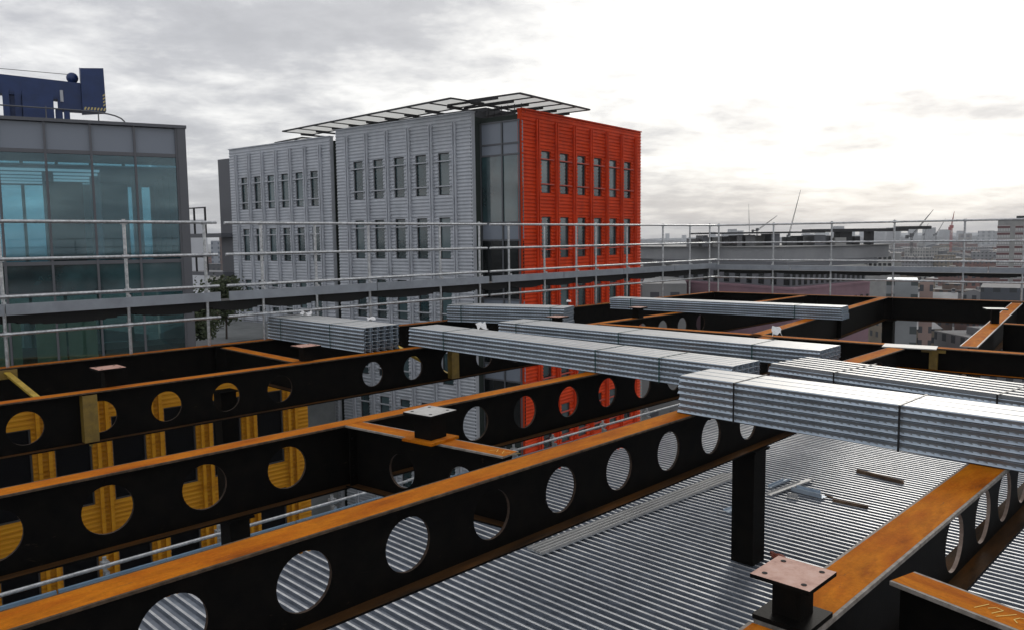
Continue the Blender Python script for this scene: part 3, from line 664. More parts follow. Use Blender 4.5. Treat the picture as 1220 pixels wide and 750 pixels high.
# roof canopy (louvre frames with translucent panels)
M['lpanel']=mat('canopy_panel',(.75,.75,.74),.5,0,trans=0)
nt=M['lpanel'].node_tree; tr=nt.nodes.new('ShaderNodeBsdfTranslucent'); tr.inputs[0].default_value=(.9,.9,.88,1); mxs=nt.nodes.new('ShaderNodeMixShader'); mxs.inputs[0].default_value=.85
outn=[n for n in nt.nodes if n.type=='OUTPUT_MATERIAL'][0]; nt.links.new(nt.nodes['Principled BSDF'].outputs[0],mxs.inputs[1]); nt.links.new(tr.outputs[0],mxs.inputs[2]); nt.links.new(mxs.outputs[0],outn.inputs[0])
def canopy(label,a,b_,inward,n,z,W=3.0,sub=True):
    d=b_-a; L=d.length; g=math.atan2(d.y,d.x); t=thing('roof_canopy',label,'roof canopy',(a.x,a.y,z),g)
    s=inward; fr=MB(); y0=0; y1=s*W
    fr.box(0,L,min(0,s*.12),max(0,s*.12),0,.09); fr.box(0,L,min(y1,y1+s*.12),max(y1,y1+s*.12),0,.09)
    for i in range(n+1):
        x=L*i/n; fr.box(x-.06,x+.06,min(s*.121,y1-s*.001),max(s*.121,y1-s*.001),.0,.08)
        fr.box(x-.05,x+.05,min(s*1.6,y1+s*1.5),max(s*1.6,y1+s*1.5),-.12,-.001)
    fr.build('frame','dkmetal',t)
    for i in range(n):
        p=MB(); p.box(L*i/n+.08,L*(i+1)/n-.08,min(s*.16,y1-s*.02),max(s*.16,y1-s*.02),.05,.07); p.build('panel','lpanel',t)
V=Vector
canopy('long louvred roof canopy along the top of the grey blocks',V((-3.4,47.1,0)),V((-16.9,60.2,0)),-1,9,9.72,2.6)
canopy('wide roof canopy wing over the dark glass bay, reaching right over the red block',V((.62,46.0,0)),V((5.2,52.2,0)),1,5,9.76,3.9)
canopy('small lower roof canopy at the left end of the long one',V((-15.6,60.9,0)),V((-18.6,64.0,0)),-1,3,9.35,2.0)
b=MB(); b.box(1,12,-6,-2.6,9.0,9.95); o=b.build('roof_plant_room','dkmetal'); o.location=(Og.x,Og.y,0); o.rotation_euler=(0,0,GA); tag(o,'dark low plant room under the long canopy on the grey block','plant room')
# terrace + balconies at the left of the grey block
t=thing('roof_terrace','grey paved roof terrace with glass balustrade at the foot of the lower grey block','terrace',(Og.x,Og.y,0),GA)
b=MB(); b.box(12.9,30,.4,14,-34,-4.6); b.build('paving','terr',t)
b=MB()
for y in(5,9,13.9):
    b.box(13,30,y-.03,y+.03,-4.6,-3.6) if y>13 else b.box(13,30,y-.02,y+.02,-3.75,-3.7)
b.build('balustrade','gmetal',t)
t=thing('balcony_stack','dark corner column with two glazed balconies at the left end of the lower grey block','balcony',(Og.x,Og.y,0),GA)
b=MB(); b.box(25.35,27.2,-1.2,-.2,-5,8.3); b.build('corner_column',['gmetal'],t)
for zf in(2.2,-.9):
    b=MB(); b.box(25.3,31.5,-1.4,1.0,zf-.15,zf+.15); b.build('slab','gmetal',t)
    b=MB()
    for x in(27.6,29.2,31.3): b.box(x-.06,x+.06,.85,.97,zf+.151,zf+ (2.2 if zf>0 else 1.3))
    b.box(27.5,31.4,.87,.95,zf+(2.2 if zf>0 else 1.3),zf+(2.3 if zf>0 else 1.4)); b.build('balcony_frame','dkmetal',t)
# trees
def tree(label,P,h,cr,seed,name='young_tree'):
    rr=random.Random(seed); t=thing(name,label,'tree',P,0)
    b=MB(); b.tube((0,0,0),(.05,.02,h*.5),.07,8,r2=.045); tips=[]
    for k in range(9):
        a_=rr.uniform(0,6.28); z=h*rr.uniform(.3,.55); e=Vector((math.cos(a_)*cr*.6,math.sin(a_)*cr*.6,z+h*rr.uniform(.15,.4))); b.tube((.03,.01,z),e,.03,5,r2=.01); tips.append(e)
    b.build('trunk','bark',t)
    b=MB()
    cl=[(Vector((rr.gauss(0,.4)*cr,rr.gauss(0,.4)*cr,h*rr.uniform(.35,1.0))),rr.uniform(.25,.45)*cr) for _ in range(44)]
    for c,r_ in cl:
        for _ in range(55):
            q=c+Vector((rr.gauss(0,1),rr.gauss(0,1),rr.gauss(0,1)))*r_*.6; s=rr.uniform(.08,.16)
            u=Vector((rr.gauss(0,1),rr.gauss(0,1),rr.gauss(0,1))).normalized(); w=u.orthogonal().normalized()*s*.6; u=u*s
            b.add([q-u,q+w,q+u,q-w],[(0,1,2,3)])
    b.build('crown','leaf',t)
Pt=Pd(270,403,51.5); tree('small dark tree on the roof terrace between the glass and grey buildings',(Pt.x,Pt.y,-4.6),3.6,1.25,5)
Pt=Pd(238,402,47); tree('dark bushy tree on the terrace hard against the glass building corner',(Pt.x,Pt.y,-4.6),2.6,1.0,9)

# ------------------------------------------------------------------ glass office at left
GO=Vector((-18.6,29.0,0)); gA=R(29.4)
def glass_office():
    t=thing('glass_office_building','glass fronted office building at the far left with grey metal corner','office building',(GO.x,GO.y,0),gA)
    x1=6.55; x0=-12; top=6.22; bay=1.5
    xs=[x1-.35-bay*k for k in range(13)]
    zl=[(5.12,top-.12,'spandrel',True),(1.0,4.98,'cglass',False),(-.15,.86,'pane',True),(-3.3,-.29,'pglass',False),(-4.5,-3.44,'pglass',True),(-8,-4.64,'pglass',False)]
    for k in range(len(xs)-1):
        xb,xa=xs[k],xs[k+1]
        for z0,z1,m_,op in zl:
            b=MB(); b.box(xa+.04,xb-.04,.02,.05,z0,z1); b.build('pane',m_,t)
    for k,x in enumerate(xs):
        b=MB(); b.box(x-.04,x+.04,-.08,.1,-12,top-.1); b.build('mullion','gmetal',t)
    b=MB()
    for z in(5.05,.93,-.22,-3.37,-4.57): b.box(x0,x1-.36,-.05,.018,z-.07,z+.07)
    b.build('transoms','gmetal',t)
    b=MB(); b.box(x1-.31,x1,-.12,.3,-14,top-.1); b.build('corner_column','gmetal',t)
    b=MB(); b.box(x0,x1+.04,-.16,.4,top-.099,top+.02); b.build('roof_edge','gmetal',t)
    b=MB(); b.box(x0,x1-.02,.41,12,top-.5,top-.1); b.build('roof','roofgrey',t)
    # interior
    b=MB(); b.box(x0,x1-.05,.12,12,4.55,4.6,0); b.box(x0,x1-.05,.12,12,-.2,.75,0); b.box(x0,x1-.05,.12,12,-4.3,-3.45,0); b.build('floor_slab','ceil',t)
    b=MB(); b.box(x1-.2,x1-.15,.5,12,-12,6); b.box(x0,x1-.25,11.8,11.85,-12,6); b.build('far_glass','cglass',t)
    for x in [x1-1.5*k for k in range(12)]:
        b=MB(); b.box(x-.07,x+.07,11.6,11.79,-12,6); b.build('far_mullion','teal',t)
    for y in(2.2,4.2,6.2,8.2,10.2):
        b=MB(); b.box(x1-.45,x1-.21,y-.08,y+.08,.76,4.54); b.build('side_mullion','teal',t)
    b=MB(); b.box(2.9,5.0,9,11.4,.76,4.54); b.build('inner_wall','teal',t)
    for x in(5.0,3.4,1.7,-3):
        b=MB(); b.tube((x,2.5+.3*x,.76),(x,2.5+.3*x,4.54),.2,14); b.build('inner_column','barg',t)
    b=MB(); b.box(1.6,2.9,2.2,4.2,.76,4.1); b.build('reflection_block','innerdark',t)  # added dark block standing in for a building reflected in the glass
    for x in(3.05,2.0,.55,-.3,-1.8,-4.0,-5.2):
        b=MB(); b.box(x-1.0,x-.02,.14,.17,-5.3,-.85 if x>1 else -1.0); b.build('blind','greenblind',t)
    for k in range(5):
        b=MB(); b.box(-9,3.5,1.4+k*1.9,1.5+k*1.9,4.44,4.53); b.build('ceiling_light','lightstrip',t)
    b=MB()
    pts=[]
    for i in range(9):
        q=i/8*math.pi/2; pts.append(Vector((2.4+2.2*math.sin(q),1.6+.9*(1-math.cos(q)),top+.62-.35*(i/8)**3)))
    b.tube((-8,1.6,top+.72),pts[0],.03,6)
    for p,q in zip(pts[:-1],pts[1:]): b.tube(p,q,.03,6)
    for x in(-5,-2.6,-.2,1.8): b.tube((x,1.6,top-.1),(x,1.6,top+.7),.025,6)
    b.tube((3.6,1.75,top-.1),(3.6,1.75,top+.56),.025,6); b.tube(pts[-1],pts[-1]+Vector((0,0,-.35)),.025,6)
    b.build('roof_railing','gmetal',t)
M['lightstrip']=mat('ceiling_strip_light',(.8,.85,.9),.5); nb=M['lightstrip'].node_tree.nodes['Principled BSDF']; nb.inputs['Emission Color'].default_value=(.7,.9,1,1); nb.inputs['Emission Strength'].default_value=.35
glass_office()
# roof cleaning crane
Pc=Pd(98,108,33.0)
M['hazyel']=mat('warning_yellow',(.6,.5,.2),.6)
t=thing('roof_cleaning_crane','dark blue roof cleaning crane on top of the glass building','crane',(Pc.x,Pc.y,.85),R(30))
px=33/950.
b=MB(); x0,x1=-.05,.80; b.add([(x0,-.5,6.05),(x1,-.5,6.15),(x1,.5,6.15),(x0,.5,6.05),(x0,-.5,7.75),(x1-.02,-.5,7.82),(x1-.02,.5,7.9),(x0,.5,7.95)],[(0,3,2,1),(4,5,6,7),(0,1,5,4),(1,2,6,5),(2,3,7,6),(3,0,4,7)]); b.build('counterweight_box','bluec',t)
b=MB()
for i in range(7): b.add([(.0+i*.115,-.506,6.13),(.06+i*.115,-.506,6.13),(.1+i*.115,-.506,6.24),(.04+i*.115,-.506,6.24)],[(0,1,2,3)])
o=b.build('warning_stripes','hazyel',t); b=MB()
for i in range(4): b.add([(.70,-.507,6.3+i*.13),(.78,-.507,6.36+i*.13),(.78,-.507,6.42+i*.13),(.70,-.507,6.36+i*.13)],[(0,1,2,3)])
b.build('warning_stripes','hazyel',t)
b=MB(); b.add([(-6,-.3,6.75),(-.06,-.3,6.45),(-.06,.3,6.45),(-6,.3,6.75),(-6,-.3,7.45),(-.06,-.3,7.2),(-.06,.3,7.2),(-6,.3,7.45)],[(0,3,2,1),(4,5,6,7),(0,1,5,4),(1,2,6,5),(2,3,7,6),(3,0,4,7)]); b.build('jib','bluec',t)
b=MB(); b.box(-.9,-.06,-.35,.35,6.1,6.6); b.build('jib_root','bluec',t)
b=MB(); b.box(-2.1,-1.05,-.6,.6,5.2,6.6); b.box(-2.6,-2.1,-.2,.3,5.2,6.6); b.build('turret','bluec',t)
for x in(-2.75,-2.35): b=MB(); b.box(x,x+.22,-.4,.4,5.2,6.75); b.build('support_leg','bluec',t)
b=MB(); b.box(-1.0,-.75,-.3,.3,5.2,6.1); b.box(-.7,-.5,-.3,.3,5.2,6.1); b.build('support_leg','bluec',t)
b=MB(); b.tube((-.75,-.36,6.4),(-.75,-.36,6.85),.06,8); b.build('hydraulic_ram','barg',t)
b=MB(); n=14
vs=[];fs=[]
for j in range(9):
    th=math.pi*j/8
    for i in range(n): ph=2*math.pi*i/n; vs.append((-.33+.22*math.sin(th)*math.cos(ph),.22*math.sin(th)*math.sin(ph),7.42+.22*math.cos(th)))
for j in range(8):
    for i in range(n): fs.append((j*n+i,j*n+(i+1)%n,(j+1)*n+(i+1)%n,(j+1)*n+i))
b.add(vs,fs); b.build('cable_drum','bluec',t,True)
b=MB(); b.tube((-6,.0,7.6),(-.4,0,7.55),.012,5); b.build('cable','dkmetal',t)

# ------------------------------------------------------------------ mauve / grey block complex at right
def ext(pts,z0,z1,name,mats,parent,mi=0):
    b=MB(); b.poly(pts,z0,z1,mi); return b.build(name,mats,parent)
mc=V((39,110,0)); ml=V((27.5,135,0)); mr=V((56,124.5,0))
t=thing('mauve_building','angled building with mauve lower floors under grey upper floors right of the red block','office building',(mc.x,mc.y,0),0)
def inset(p,k): # push points toward the back
    bk=V((6,30,0)).normalized(); return p+bk*k
def slabs(z0,z1,k,mt,name,grow=0):
    P=[inset(mc,k),inset(mr,k)+V((grow,0,0)),inset(mr,k)+V((-6+grow,34,0)),inset(ml,k)+V((-2-grow,20,0)),inset(ml,k)+V((-grow,0,0))]
    return ext([((p-mc).x,(p-mc).y) for p in P],z0,z1,name,mt,t)
slabs(-36,-6,0,'mauve','lower_floors'); 
slabs(-5.99,-5.7,-.2,'mauve','ledge')
slabs(-5.69,-3.4,3,'concrete_dk' if 'concrete_dk' in M else 'gmetal','upper_floor')
slabs(-3.39,-3.1,2.4,'concrete','cornice')
slabs(-3.09,-2.3,7,'gmetal','set_back_floor',3)
M['upgrey']=mat('grey_render',(.17,.175,.185),.8,0,[(.3,(.24,.245,.255)),(.7,(.32,.325,.335))],.2)
slabs(-2.29,-.2,12,'upgrey','roof_storey',6)
slabs(-.19,-.05,11.5,'concrete','roof_edge',6.5)
# windows on both faces
def facewin(a,b_,z,n,w,h,pm='pane_dk',off=.06,skip=.8):
    d=(b_-a); L=d.length; u=d.normalized(); g=math.atan2(d.y,d.x); first=None
    for i in range(n):
        P=a+u*(skip+(L-2*skip)*i/(n-1))
        if first is None:
            b=MB(); b.box(-w/2,w/2,-off,off,0,h); o=first=b.build('window',pm,t)
        else: o=first.copy(); COL.objects.link(o); o.parent=t
        o.location=(P.x-mc.x,P.y-mc.y,z); o.rotation_euler=(0,0,g)
facewin(mc,mr,-9.4,12,.7,1.8); facewin(ml,mc,-9.4,12,.9,1.8)
facewin(inset(mc,3),inset(mr,3),-5.5,14,.7,1.7); facewin(inset(ml,3),inset(mc,3),-5.5,11,1.1,1.7)
# roof plant
t=thing('roof_plant','dark cluttered roof plant and sheds on the grey roof storey at right','roof plant',(mc.x,mc.y,-.04),0)
rr=random.Random(3)
for i in range(16):
    x=-9+i*1.75+rr.uniform(-.4,.4); w=rr.uniform(.8,1.8); h=rr.uniform(.9,2.0)
    b=MB(); b.box(x,x+w,22+rr.uniform(-2,2),26,0,h); b.build('plant_unit',rr.choice(['dkmetal','gmetal','gmetal','concrete','roofgrey']),t)
b=MB(); b.box(-8.5,12,20,27,2.0,2.25); b.build('plant_roof','dkmetal',t)
b=MB(); b.box(10,26,21,25,2.1,2.6); b.box(25,30,21.5,24,2.4,2.9); b.box(15,17,21.5,24,0,2.1); b.box(20,20.6,21.5,24,0,2.1); b.build('gantry','dkmetal',t)
# wide grey low building right behind it, white block with windows, blue roofs etc.
def block(label,px0,px1,ytop,Y,mt,depth,cat='building',base=-36,name='city_building',group=None,rz=0,roofm='roofgrey'):
    a=Pd(px0,ytop,Y);b_=Pd(px1,ytop,Y); w=b_.x-a.x; z=(a.z+b_.z)/2
    xm=(a.x+b_.x)/2; rz=-math.atan2(xm,Y); w*=math.cos(rz)
    t=thing(name,label,cat,(xm,Y,base),rz,group)
    m=MB(); m.box(-w/2,w/2,0,depth,0,z-base,[0,1,0,0,0,0]); m.build('wall',[mt,roofm],t); return t,w,z-base
t,w,h=block('white flat roofed block with small square windows in the middle distance',1022,1064,302,260,'concrete',16)
b0=None
for r_ in range(2):
    for i in range(7):
        if b0 is None: b=MB(); b.box(-.45,.45,-.06,.02,0,.9); o=b0=b.build('window','pane_dk',t)
        else: o=b0.copy(); COL.objects.link(o); o.parent=t
        o.location=(-w/2+1+i*(w-2)/6,0,h-1.9-r_*2.2)
b=MB(); b.box(-w/2+1,w/2-1,1,12,h,h+.6); b.build('roof_shed','gmetal',t)
t,w,h=block('pale side wing joined to the white flat roofed block',1064.5,1074,301.5,262,'concrete',16)
# tower block at right edge
t,w,h=block('tall brown and white banded tower block at the right edge',1189,1226,262,330,'concrete',14,'tower block')
M['band_w']=mat('white_band',(.6,.6,.6),.7); M['band_b']=mat('brown_band',(.14,.06,.06),.8)
b=MB(); bw=MB()
for k in range(13):
    z=h-2.2-k*2.75
    for xa,xb in((-w/2-.1,-w/2+4.4),(-w/2+6.2,w/2+.1)):
        b.box(xa,xb,-.12,-.01,z-1.2,z)
        nn=8
        for i in range(nn):
            x=xa+(xb-xa)*(i+.5)/nn; bw.box(x-.18,x+.18,-.16,-.121,z-2.4,z-1.25)
        bw.box(xa,xb,-.14,-.121,z-.25,z-.05)
b.build('brown_bands','band_b',t); bw.build('white_mullions','band_w',t)
b=MB(); b.box(-w/2-.6,w/2+.6,-.6,14.6,h+.01,h+.5); b.build('roof_slab','gmetal',t)
b=MB(); b.box(1,4,3,7,h+.51,h+1.6); b.build('lift_housing','dkmetal',t)
block('pale grey distant slab block left of the banded tower',1165,1185,275,1500,winmat('slabw',(.42,.43,.44),(.2,.22,.24),9,7),40,'tower block')
block('grey stepped distant block near the red distant crane',1142,1158,278.5,1400,winmat('slabw2',(.3,.28,.27),(.15,.15,.17),9,7),40,'tower block')
block('dark slim skyscraper on the horizon right of the roof plant',1000,1004,270,3200,'upgrey',40,'tower')
block('small white building glimpsed between the glass office and the balconies',226,246,262,150,winmat('wb',(.6,.62,.66),(.08,.1,.14),30,3.2),14)
block('brown distant tower on the skyline between the balconies',261,268,281,420,winmat('wb2',(.15,.11,.1),(.06,.06,.07),4,3),14)
block('grey office tower on the skyline beside the brown distant tower',251,261,287,600,winmat('wb3',(.3,.33,.38),(.1,.12,.16),6,3.5),14)
block('long slate blue office building right behind the red block',768,806,294,240,winmat('wb4',(.12,.16,.22),(.03,.05,.08),4,3.2),26)
block('blue edged low shed roof in the lower right streets',1056,1094,335,150,winmat('wb5',(.3,.33,.34),(.08,.1,.1),5,3),14,roofm='bluewall')
block('pinkish town house with white window bays in the lower right streets',1096,1112,336,150,winmat('wb6',(.35,.25,.22),(.08,.08,.09),1.8,2.6),8)
block('low pale roofed hall beside the red block',765,818,338,120,winmat('wb7',(.2,.2,.2),(.06,.06,.07),3,3),22,roofm='concrete')
block('dark grey flat warehouse at the lower right edge',1168,1226,343,170,winmat('wb8',(.07,.08,.1),(.03,.035,.04),3,3),22)

# generic London roofs
cols=[('brown brick',(.13,.085,.065)),('grey rendered',(.2,.2,.21)),('pale stone',(.36,.35,.33)),('dark slate roofed',(.075,.08,.09)),('reddish brick',(.17,.08,.065)),('buff brick',(.22,.18,.13))]
wm={n:winmat('city_'+n.replace(' ','_'),c,(.03,.035,.045),3.1,3.1) for n,c in cols}
rm={n:mat('roof_'+n.replace(' ','_'),c,.85,0,[(.3,tuple(v*.6 for v in c)),(.7,tuple(min(1,v*1.4) for v in c))],.15) for n,c in (('a',(.1,.1,.11)),('b',(.17,.165,.16)),('c',(.07,.06,.06)),('d',(.3,.3,.3)))}
rr=random.Random(12); cnt=0; Yc=150; 
while Yc<1900 and cnt<295:
    step=Yc*.095+2; kx=(660 if Yc<300 else 0)
    x=Yc*(.155 if Yc>210 else .50); xmax=Yc*.74
    while x<xmax and cnt<295:
        sc=1+Yc/900
        w=rr.uniform(8,20)*sc*(.62 if Yc<450 else .9); dp=rr.uniform(9,18)*sc; h=rr.uniform(9,19)+min(8,Yc/300)
        if rr.random()<.05: h+=rr.uniform(4,9)
        h=min(h,33+ (0 if Yc<900 else 2))
        if Yc<420: h=min(h,36-12-(420-Yc)*.02)
        rz=rr.choice([0,.5,-.6,.25])+rr.uniform(-.1,.1)
        px=CX+x/Yc*F
        # keep clear of the hand placed blocks
        clash = (Yc<200 and px<1105) or (200<=Yc<300 and px<1080) or (300<Yc<350 and px>1165) or (150<Yc<200 and 1050<px<1226 and rr.random()<.5)
        if not clash:
            nme,c=rr.choice(cols); m=MB(); kind=rr.random()
            pitched=kind<.45
            if pitched:
                e=h-3.2; m.add([(-w/2,-dp/2,0),(w/2,-dp/2,0),(w/2,dp/2,0),(-w/2,dp/2,0),(-w/2,-dp/2,e),(w/2,-dp/2,e),(w/2,dp/2,e),(-w/2,dp/2,e),(-w/2,0,h),(w/2,0,h)],
                      [(0,1,5,4),(1,2,6,9,5),(2,3,7,6),(3,0,4,8,7),(4,5,9,8),(6,7,8,9)],[0,0,0,0,1,1])
            else:
                m.box(-w/2,w/2,-dp/2,dp/2,0,h,[0,1,0,0,0,0])
                if rr.random()<.7: q=w*rr.uniform(.1,.3); m.box(-q,q,-dp*.2,dp*.2,h+.01,h+rr.uniform(1,2.4),[0,1,0,0,0,0])
            for _ in range(rr.randint(1,3)):
                cx=rr.uniform(-w*.4,w*.4); m.box(cx-.5,cx+.5,-.4,.4,h-.5 if pitched else h+.01,h+rr.uniform(.6,1.5),0)
            rk=rr.choice(['a','b','b','c','d','d'])
            o=m.build('city_building',[wm[nme],rm[rk]]); o.location=(x+rr.uniform(-3,3),Yc+rr.uniform(-.3,.3)*step,-36); o.rotation_euler=(0,0,rz)
            dist='near' if Yc<350 else ('mid distance' if Yc<1000 else 'far skyline')
            tag(o,'%s %s city building in the %s rooftops at right'%(nme,'pitched roof' if pitched else 'flat roof',dist),'building',group='%s %s buildings, %s'%(nme,'pitched' if pitched else 'flat',dist)); cnt+=1
        x+=w*rr.uniform(.95,1.5)+ (2 if Yc<600 else 0)
    Yc+=step
# left gap
for k,(Yq,pxl) in enumerate(((260,235),(300,255),(420,240),(520,262),(800,240),(900,256))):
    nme,c=cols[k%len(cols)]; m=MB(); w=22;h=20+k*1.2; m.box(-w/2,w/2,0,16,0,h,[0,1,0,0,0,0]); o=m.build('city_building',[wm[nme],rm['a']]); P=Pd(pxl,300,Yq); o.location=(P.x,Yq,-36)
    tag(o,nme+' building low on the skyline between the glass office and the grey blocks','building')

# cranes on the skyline
def tcrane(label,px,ybase,ytop,Y,pxj,yj,m='dkmetal',w=1.0):
    a=Pd(px,ybase,Y);b_=Pd(px,ytop,Y);j=Pd(pxj,yj,Y); t=thing('tower_crane',label,'crane',(a.x,a.y,a.z-12),0)
    O=Vector((a.x,a.y,a.z-12)); q=MB(); k=(b_.z-O.z)
    n=max(4,int(k/(w*2.2)))
    for dx,dy in((-w/2,-w/2),(w/2,-w/2),(w/2,w/2),(-w/2,w/2)): q.tube((dx,dy,0),(dx,dy,k),w*.13,4)
    for i in range(n): q.tube((-w/2,-w/2,k*i/n),(w/2,-w/2,k*(i+1)/n),w*.09,4); q.tube((w/2,w/2,k*i/n),(-w/2,w/2,k*(i+1)/n),w*.09,4)
    q.build('mast',m,t)
    J=j-O; q=MB(); base=Vector((0,0,k)); d=J-base; sd=Vector((0,1,0))*w*.4; up=d.cross(Vector((0,1,0))).normalized()*w*.6
    q.tube(base-up*.5,J,w*.16,4); q.tube(base+up+sd,J,w*.13,4); q.tube(base+up-sd,J,w*.13,4)
    for i in range(12): q.tube(base+d*(i/12),base+d*((i+.5)/12)+up*(1-i/12),w*.08,4)
    q.build('jib',m,t)
    q=MB(); bk=-d.normalized()*w*4; q.obox(base,base+Vector((bk.x,0,abs(bk.z)*.1)),w*1.2,w*.8); q.box(bk.x-w,bk.x+w*.2,-w,w,k-w*1.2,k+w*.9); q.build('counter_jib',m,t)
    q=MB(); q.box(-w,w,-w*.7,w*.7,k,k+w*2); q.build('cab',m,t)
M['cranered']=mat('crane_red',(.35,.05,.04),.6)
tcrane('tall thin luffing crane rising highest above the horizon near the roof plant',940,283,281,900,954,226,w=1.3)
tcrane('crane with near vertical jib left of the tallest distant crane',893,284,281,1000,892,243,w=.9)
tcrane('short distant crane with low raised jib beside a dark mast',902,283,275,700,926,257,w=1.1)
tcrane('big grey luffing crane left of the red crane on the skyline',1086,286,282,700,1112,250,w=1.4)
tcrane('red masted distant crane with upright jib',1133,286,272,800,1137,252,'cranered',w=1.5)
tcrane('faint thin crane between the big grey and the red crane',1115,284,280,1500,1127,260,w=1.6)
tcrane('faint thin crane right beside the big grey luffing crane',1101,284,280,1600,1106,266,w=1.4)

# ------------------------------------------------------------------ ground, hills
b=MB(); b.box(-9000,9000,-3000,12000,-37,-36); g=b.build('ground','groundm' if 'groundm' in M else 'roofgrey'); g['kind']='structure'
M['groundm']=mat('city_ground',(.07,.07,.07),.9,0,[(.3,(.04,.045,.04)),(.7,(.11,.11,.11))],.02,coord='Object'); g.data.materials.clear(); g.data.materials.append(M['groundm'])
b=MB(); N=140; vs=[];rr=random.Random(4); fs=[]
for i in range(N+1):
    x=-7000+14000*i/N; h=14+9*math.sin(i*.13)+6*math.sin(i*.37+1)+rr.uniform(0,4)
    vs+=[(x,6200,-36),(x,6600,-36+h+16),(x,7600,-36)]
for i in range(N): k=i*3; fs+=[(k,k+3,k+4,k+1),(k+1,k+4,k+5,k+2)]
b.add(vs,fs); hl=b.build('hills','groundm',smooth=True); hl['kind']='structure'
# distant skyline mass
b=MB(); rr=random.Random(8)
for i in range(900):
    Y=rr.uniform(1900,5600)**1.0; x=rr.uniform(.1,.72)*Y; w=rr.uniform(12,45); h=rr.uniform(14,29)
    if rr.random()<.05: h=rr.uniform(38,60); w=20
    b.box(x,x+w,Y,Y+30,-36,-36+h)
sk=b.build('distant_city','upgrey'); tag(sk,'mass of tiny hazy far city roofs along the horizon','distant city',kind='stuff')

# haze
b=MB(); b.box(-5800,5800,-200,8000,-38,95); hz=b.build('haze','groundm'); hz['kind']='stuff'; hz['label']='thin grey air haze over the distant city'; hz['category']='haze'
m=bpy.data.materials.new('haze'); m.use_nodes=True; nt=m.node_tree; nt.nodes.clear(); o=nt.nodes.new('ShaderNodeOutputMaterial'); v=nt.nodes.new('ShaderNodeVolumePrincipled')
v.inputs['Color'].default_value=(.8,.85,.92,1); v.inputs['Density'].default_value=.00017; v.inputs['Anisotropy'].default_value=.2; nt.links.new(v.outputs[0],o.inputs['Volume']); hz.data.materials.clear(); hz.data.materials.append(m)
hz.display_type='WIRE'

# ------------------------------------------------------------------ world: overcast sky
sun_dir=Vector((math.sin(R(27))*math.cos(R(20)),math.cos(R(27))*math.cos(R(20)),math.sin(R(20)))).normalized()
W=bpy.data.worlds.new('World'); SC.world=W; W.use_nodes=True; nt=W.node_tree; nt.nodes.clear(); N_=nt.nodes.new; LK=nt.links.new
out=N_('ShaderNodeOutputWorld'); bg=N_('ShaderNodeBackground'); bg.inputs[1].default_value=.1; LK(bg.outputs[0],out.inputs[0])
sky=N_('ShaderNodeTexSky'); sky.sky_type='NISHITA'; sky.sun_disc=False; sky.sun_elevation=R(22); sky.sun_rotation=R(25)
tc=N_('ShaderNodeTexCoord'); sp=N_('ShaderNodeSeparateXYZ'); LK(tc.outputs['Generated'],sp.inputs[0])
def mth(op,a,b=None,c=None,clamp=False):
    n=N_('ShaderNodeMath'); n.operation=op; n.use_clamp=clamp
    for i,v in enumerate((a,b,c)):
        if v is None: continue
        if isinstance(v,(int,float)): n.inputs[i].default_value=v
        else: LK(v,n.inputs[i])
    return n.outputs[0]
zc=mth('ADD',mth('MAXIMUM',sp.outputs[2],0.0),.16)
cu=N_('ShaderNodeCombineXYZ'); LK(mth('DIVIDE',sp.outputs[0],zc),cu.inputs[0]); LK(mth('DIVIDE',sp.outputs[1],zc),cu.inputs[1])
def noise(sc,det,rough,off,dist=0.0):
    mp=N_('ShaderNodeMapping'); mp.inputs['Location'].default_value=off; mp.inputs['Scale'].default_value=(1,1,1); LK(cu.outputs[0],mp.inputs[0])
    n=N_('ShaderNodeTexNoise'); n.inputs['Scale'].default_value=sc; n.inputs['Detail'].default_value=det; n.inputs['Roughness'].default_value=rough; n.inputs['Distortion'].default_value=dist; LK(mp.outputs[0],n.inputs['Vector']); return n.outputs['Fac']
n1=noise(1.0,10,.55,(3.1,1.7,0),.15); n2=noise(3.6,10,.62,(7.3,2.2,0),.1)
nn=mth('ADD',mth('MULTIPLY',n1,.58),mth('MULTIPLY',n2,.42))
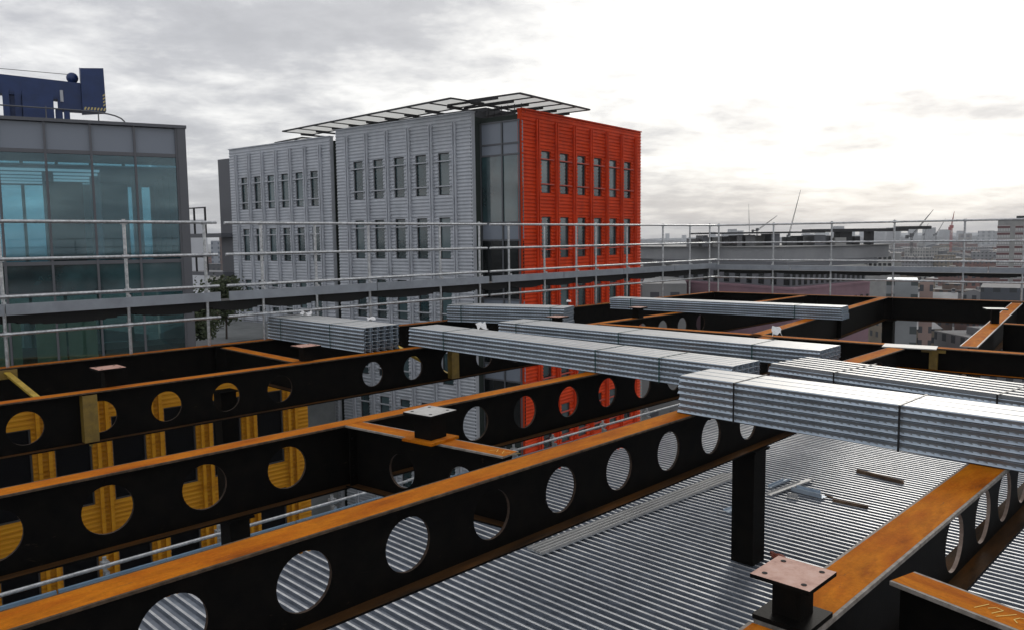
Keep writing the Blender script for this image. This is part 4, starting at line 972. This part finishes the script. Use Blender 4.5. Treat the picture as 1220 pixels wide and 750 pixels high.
# glow round the hidden sun
dt=N_('ShaderNodeVectorMath'); dt.operation='DOT_PRODUCT'; LK(tc.outputs['Generated'],dt.inputs[0]); dt.inputs[1].default_value=sun_dir
g1_=mth('POWER',mth('MAXIMUM',dt.outputs['Value'],0.0),17.0); g2_=mth('POWER',mth('MAXIMUM',dt.outputs['Value'],0.0),3.0)
thr=mth('ADD',nn,mth('MULTIPLY',g1_,.145))
cr=N_('ShaderNodeValToRGB'); e=cr.color_ramp.elements; e[0].position=.40; e[0].color=(4.8,4.85,5.15,1); e[1].position=.72; e[1].color=(13,12.9,12.6,1)
x=e.new(.47); x.color=(5.5,5.55,5.85,1); x=e.new(.56); x.color=(8.0,8.0,8.1,1)
LK(thr,cr.inputs[0])
glow=N_('ShaderNodeMixRGB'); glow.blend_type='MULTIPLY'; glow.inputs[0].default_value=1; LK(cr.outputs[0],glow.inputs[1])
gl=mth('ADD',mth('ADD',1.1,mth('MULTIPLY',g2_,.14)),mth('MULTIPLY',g1_,.3)); cg=N_('ShaderNodeCombineXYZ'); LK(gl,cg.inputs[0]); LK(mth('SUBTRACT',gl,mth('MULTIPLY',g2_,.022)),cg.inputs[1]); LK(mth('SUBTRACT',gl,mth('MULTIPLY',g2_,.08)),cg.inputs[2]); LK(cg.outputs[0],glow.inputs[2])
mixs=N_('ShaderNodeMixRGB'); mixs.inputs[0].default_value=.93; LK(sky.outputs[0],mixs.inputs[1]); LK(glow.outputs[0],mixs.inputs[2]); LK(mixs.outputs[0],bg.inputs[0])
L=bpy.data.lights.new('sun','SUN'); L.energy=.9; L.angle=R(14); L.color=(1,.95,.87); lo=bpy.data.objects.new('sun',L); COL.objects.link(lo); lo.rotation_euler=sun_dir.to_track_quat('Z','Y').to_euler()

# ------------------------------------------------------------------ camera
cam=bpy.data.cameras.new('camera'); co=bpy.data.objects.new('camera',cam); COL.objects.link(co); SC.camera=co
cam.sensor_fit='HORIZONTAL'; cam.sensor_width=36; cam.lens=36*F/1220; cam.clip_end=20000; cam.clip_start=.05
co.matrix_world=Matrix((( RT.x,UP.x,-FW.x,0),(RT.y,UP.y,-FW.y,0),(RT.z,UP.z,-FW.z,HC),(0,0,0,1)))
SC.render.resolution_x=1024; SC.render.resolution_y=629
SC.view_settings.view_transform='Standard'; SC.view_settings.look='None'; SC.view_settings.exposure=0; SC.view_settings.gamma=1
SC.render.engine='CYCLES'; SC.cycles.max_bounces=8; SC.cycles.volume_bounces=0
